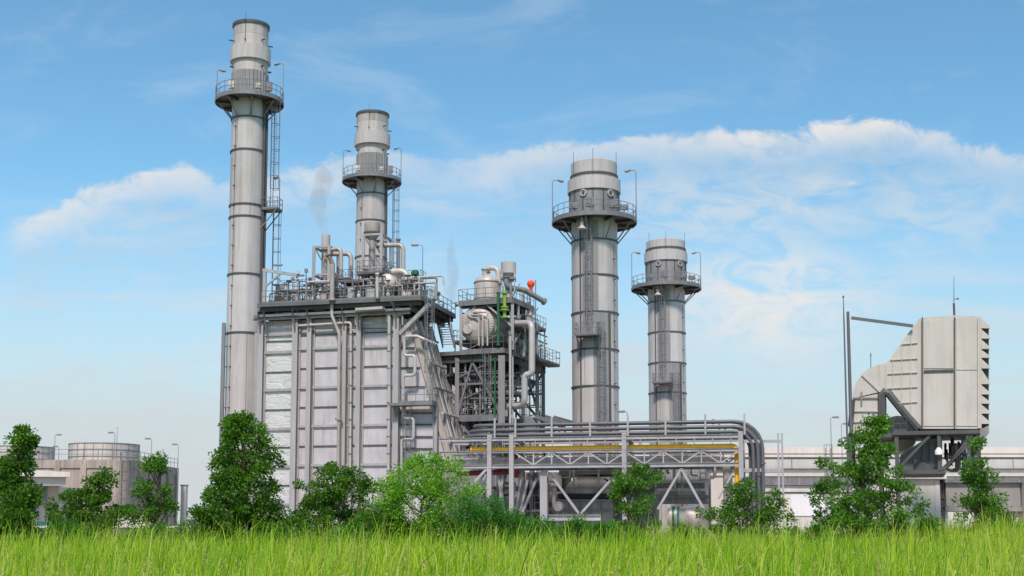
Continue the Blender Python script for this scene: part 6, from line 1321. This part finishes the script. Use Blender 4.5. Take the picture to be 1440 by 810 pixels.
def qe(px, py): r = ray(px, py); return r.x / r.y, r.z / r.y
big = nz(3, 7, 2.2, 5, .6, 1.3, .6); fine = nz(10, 22, 2.0, 8, .62, 4.1, .8); puff = nz(26, 34, 1.0, 7, .6, 8.0, .5)
# pale veil thickening towards the horizon
veil = m_('MULTIPLY', m_('POWER', m_('SUBTRACT', 1.0, sstep(ez, .0, .34)), 1.5), m_('ADD', .80, m_('MULTIPLY', big, .6)), clamp=True)
# cloud bank: an upper edge that runs across the view, billowy above, fading below
E = [(-60, 330), (30, 308), (80, 285), (130, 262), (200, 240), (250, 234), (330, 250), (430, 230), (500, 212), (590, 214), (660, 216), (780, 200), (900, 184), (1000, 178), (1110, 180), (1170, 168), (1240, 163), (1320, 180), (1380, 200), (1440, 212), (1560, 225)]
ep = [qe(x, y) for x, y in E]; edge = curve(qx, [(a, b / .5) for a, b in ep], -.5, .5); edge = m_('MULTIPLY', edge, .5)
S_ = [(-60, .0), (10, .1), (60, .7), (200, .75), (310, .5), (360, .35), (450, .5), (560, .4), (620, .3), (700, .5), (900, .65), (1200, .95), (1330, .6), (1440, .55), (1560, .4)]
amt = curve(qx, [(qe(x, 250)[0], s) for x, s in S_], -.5, .5)
ed2 = m_('ADD', edge, m_('ADD', m_('MULTIPLY', m_('SUBTRACT', puff, .5), .030), m_('MULTIPLY', m_('SUBTRACT', fine, .5), .012)))
below = m_('SUBTRACT', ed2, ez)                         # >0 inside the bank
top = sstep(below, -.001, .007)
fade = m_('SUBTRACT', 1.0, sstep(below, .004, .038))
body = m_('MULTIPLY', m_('MULTIPLY', top, amt), m_('ADD', m_('MULTIPLY', fade, sstep(puff, .20, .55)), 0.0))
grey = m_('MULTIPLY', m_('MULTIPLY', top, amt), m_('MULTIPLY', m_('SUBTRACT', 1.0, sstep(below, .05, .12)), m_('MULTIPLY', sstep(fine, .30, .70), .60)))
# loose puffs and soft sheets
def blob(px, py, rx, ry):
    a, b = qe(px, py); dx = m_('DIVIDE', m_('SUBTRACT', qx, a), rx / F); dy = m_('DIVIDE', m_('SUBTRACT', ez, b), ry / F)
    return m_('SUBTRACT', 1.0, sstep(m_('SQRT', m_('ADD', m_('MULTIPLY', dx, dx), m_('MULTIPLY', dy, dy))), .15, 1.0))
sheets = None
for args, k in (((1080, 420, 220, 130), 1.0), ((1040, 300, 330, 75), .42), ((1330, 300, 190, 80), .35), ((985, 296, 60, 34), .75), ((1170, 262, 90, 26), .45), ((1204, 258, 22, 9), .9), ((940, 280, 130, 60), .35), ((620, 280, 130, 50), .25), ((150, 320, 170, 40), .30), ((430, 265, 120, 45), .55), ((700, 255, 120, 40), .3)):
    t = m_('MULTIPLY', m_('MULTIPLY', blob(*args), sstep(fine, .30, .62)), k); sheets = t if sheets is None else m_('MAXIMUM', sheets, t)
streak = nz(5, 26, 1.6, 7, .62, 15.0, .5); wisps = m_('MAXIMUM', m_('MULTIPLY', sstep(big, .46, .74), .22), m_('MULTIPLY', m_('MULTIPLY', sstep(streak, .45, .75), m_('SUBTRACT', 1.0, sstep(ez, .14, .32))), .75))
hs = N(nt, 'ShaderNodeMix', data_type='RGBA', blend_type='MULTIPLY'); hs.inputs['Factor'].default_value = 1; L.new(sky.outputs[0], hs.inputs[6]); hs.inputs[7].default_value = (.80, 1.15, 1.16, 1)
def mixc(f, a, c):
    n = N(nt, 'ShaderNodeMix', data_type='RGBA', clamp_factor=True); L.new(f, n.inputs['Factor']); L.new(a, n.inputs[6]); n.inputs[7].default_value = (*[x / STR * CK for x in c], 1); return n.outputs[2]
CK = .64
c = mixc(m_('MULTIPLY', wisps, 1.0), hs.outputs[2], (.72, .84, .95))
c = mixc(veil, c, (.69, .745, .775))
c = mixc(grey, c, (.60, .71, .80))
c = mixc(sheets, c, (.86, .89, .90))
c = mixc(body, c, (.92, .90, .88))
L.new(c, bg.inputs[0])
sl = bpy.data.lights.new('sun', 'SUN'); sl.energy = 2.6; sl.angle = R(7); sl.color = (1, .91, .83)
so = bpy.data.objects.new('sun', sl); col.objects.link(so); so.location = (0, 0, 80); so.rotation_euler = (R(90 - SUN_EL), 0, R(SUN_AZ))
vs_ = scene.view_settings; vs_.view_transform = 'Standard'; vs_.look = 'None'; vs_.gamma = 1; vs_.use_curve_mapping = False; vs_.exposure = .50
scene.cycles.max_bounces = 6; scene.cycles.transparent_max_bounces = 8; scene.cycles.volume_bounces = 1
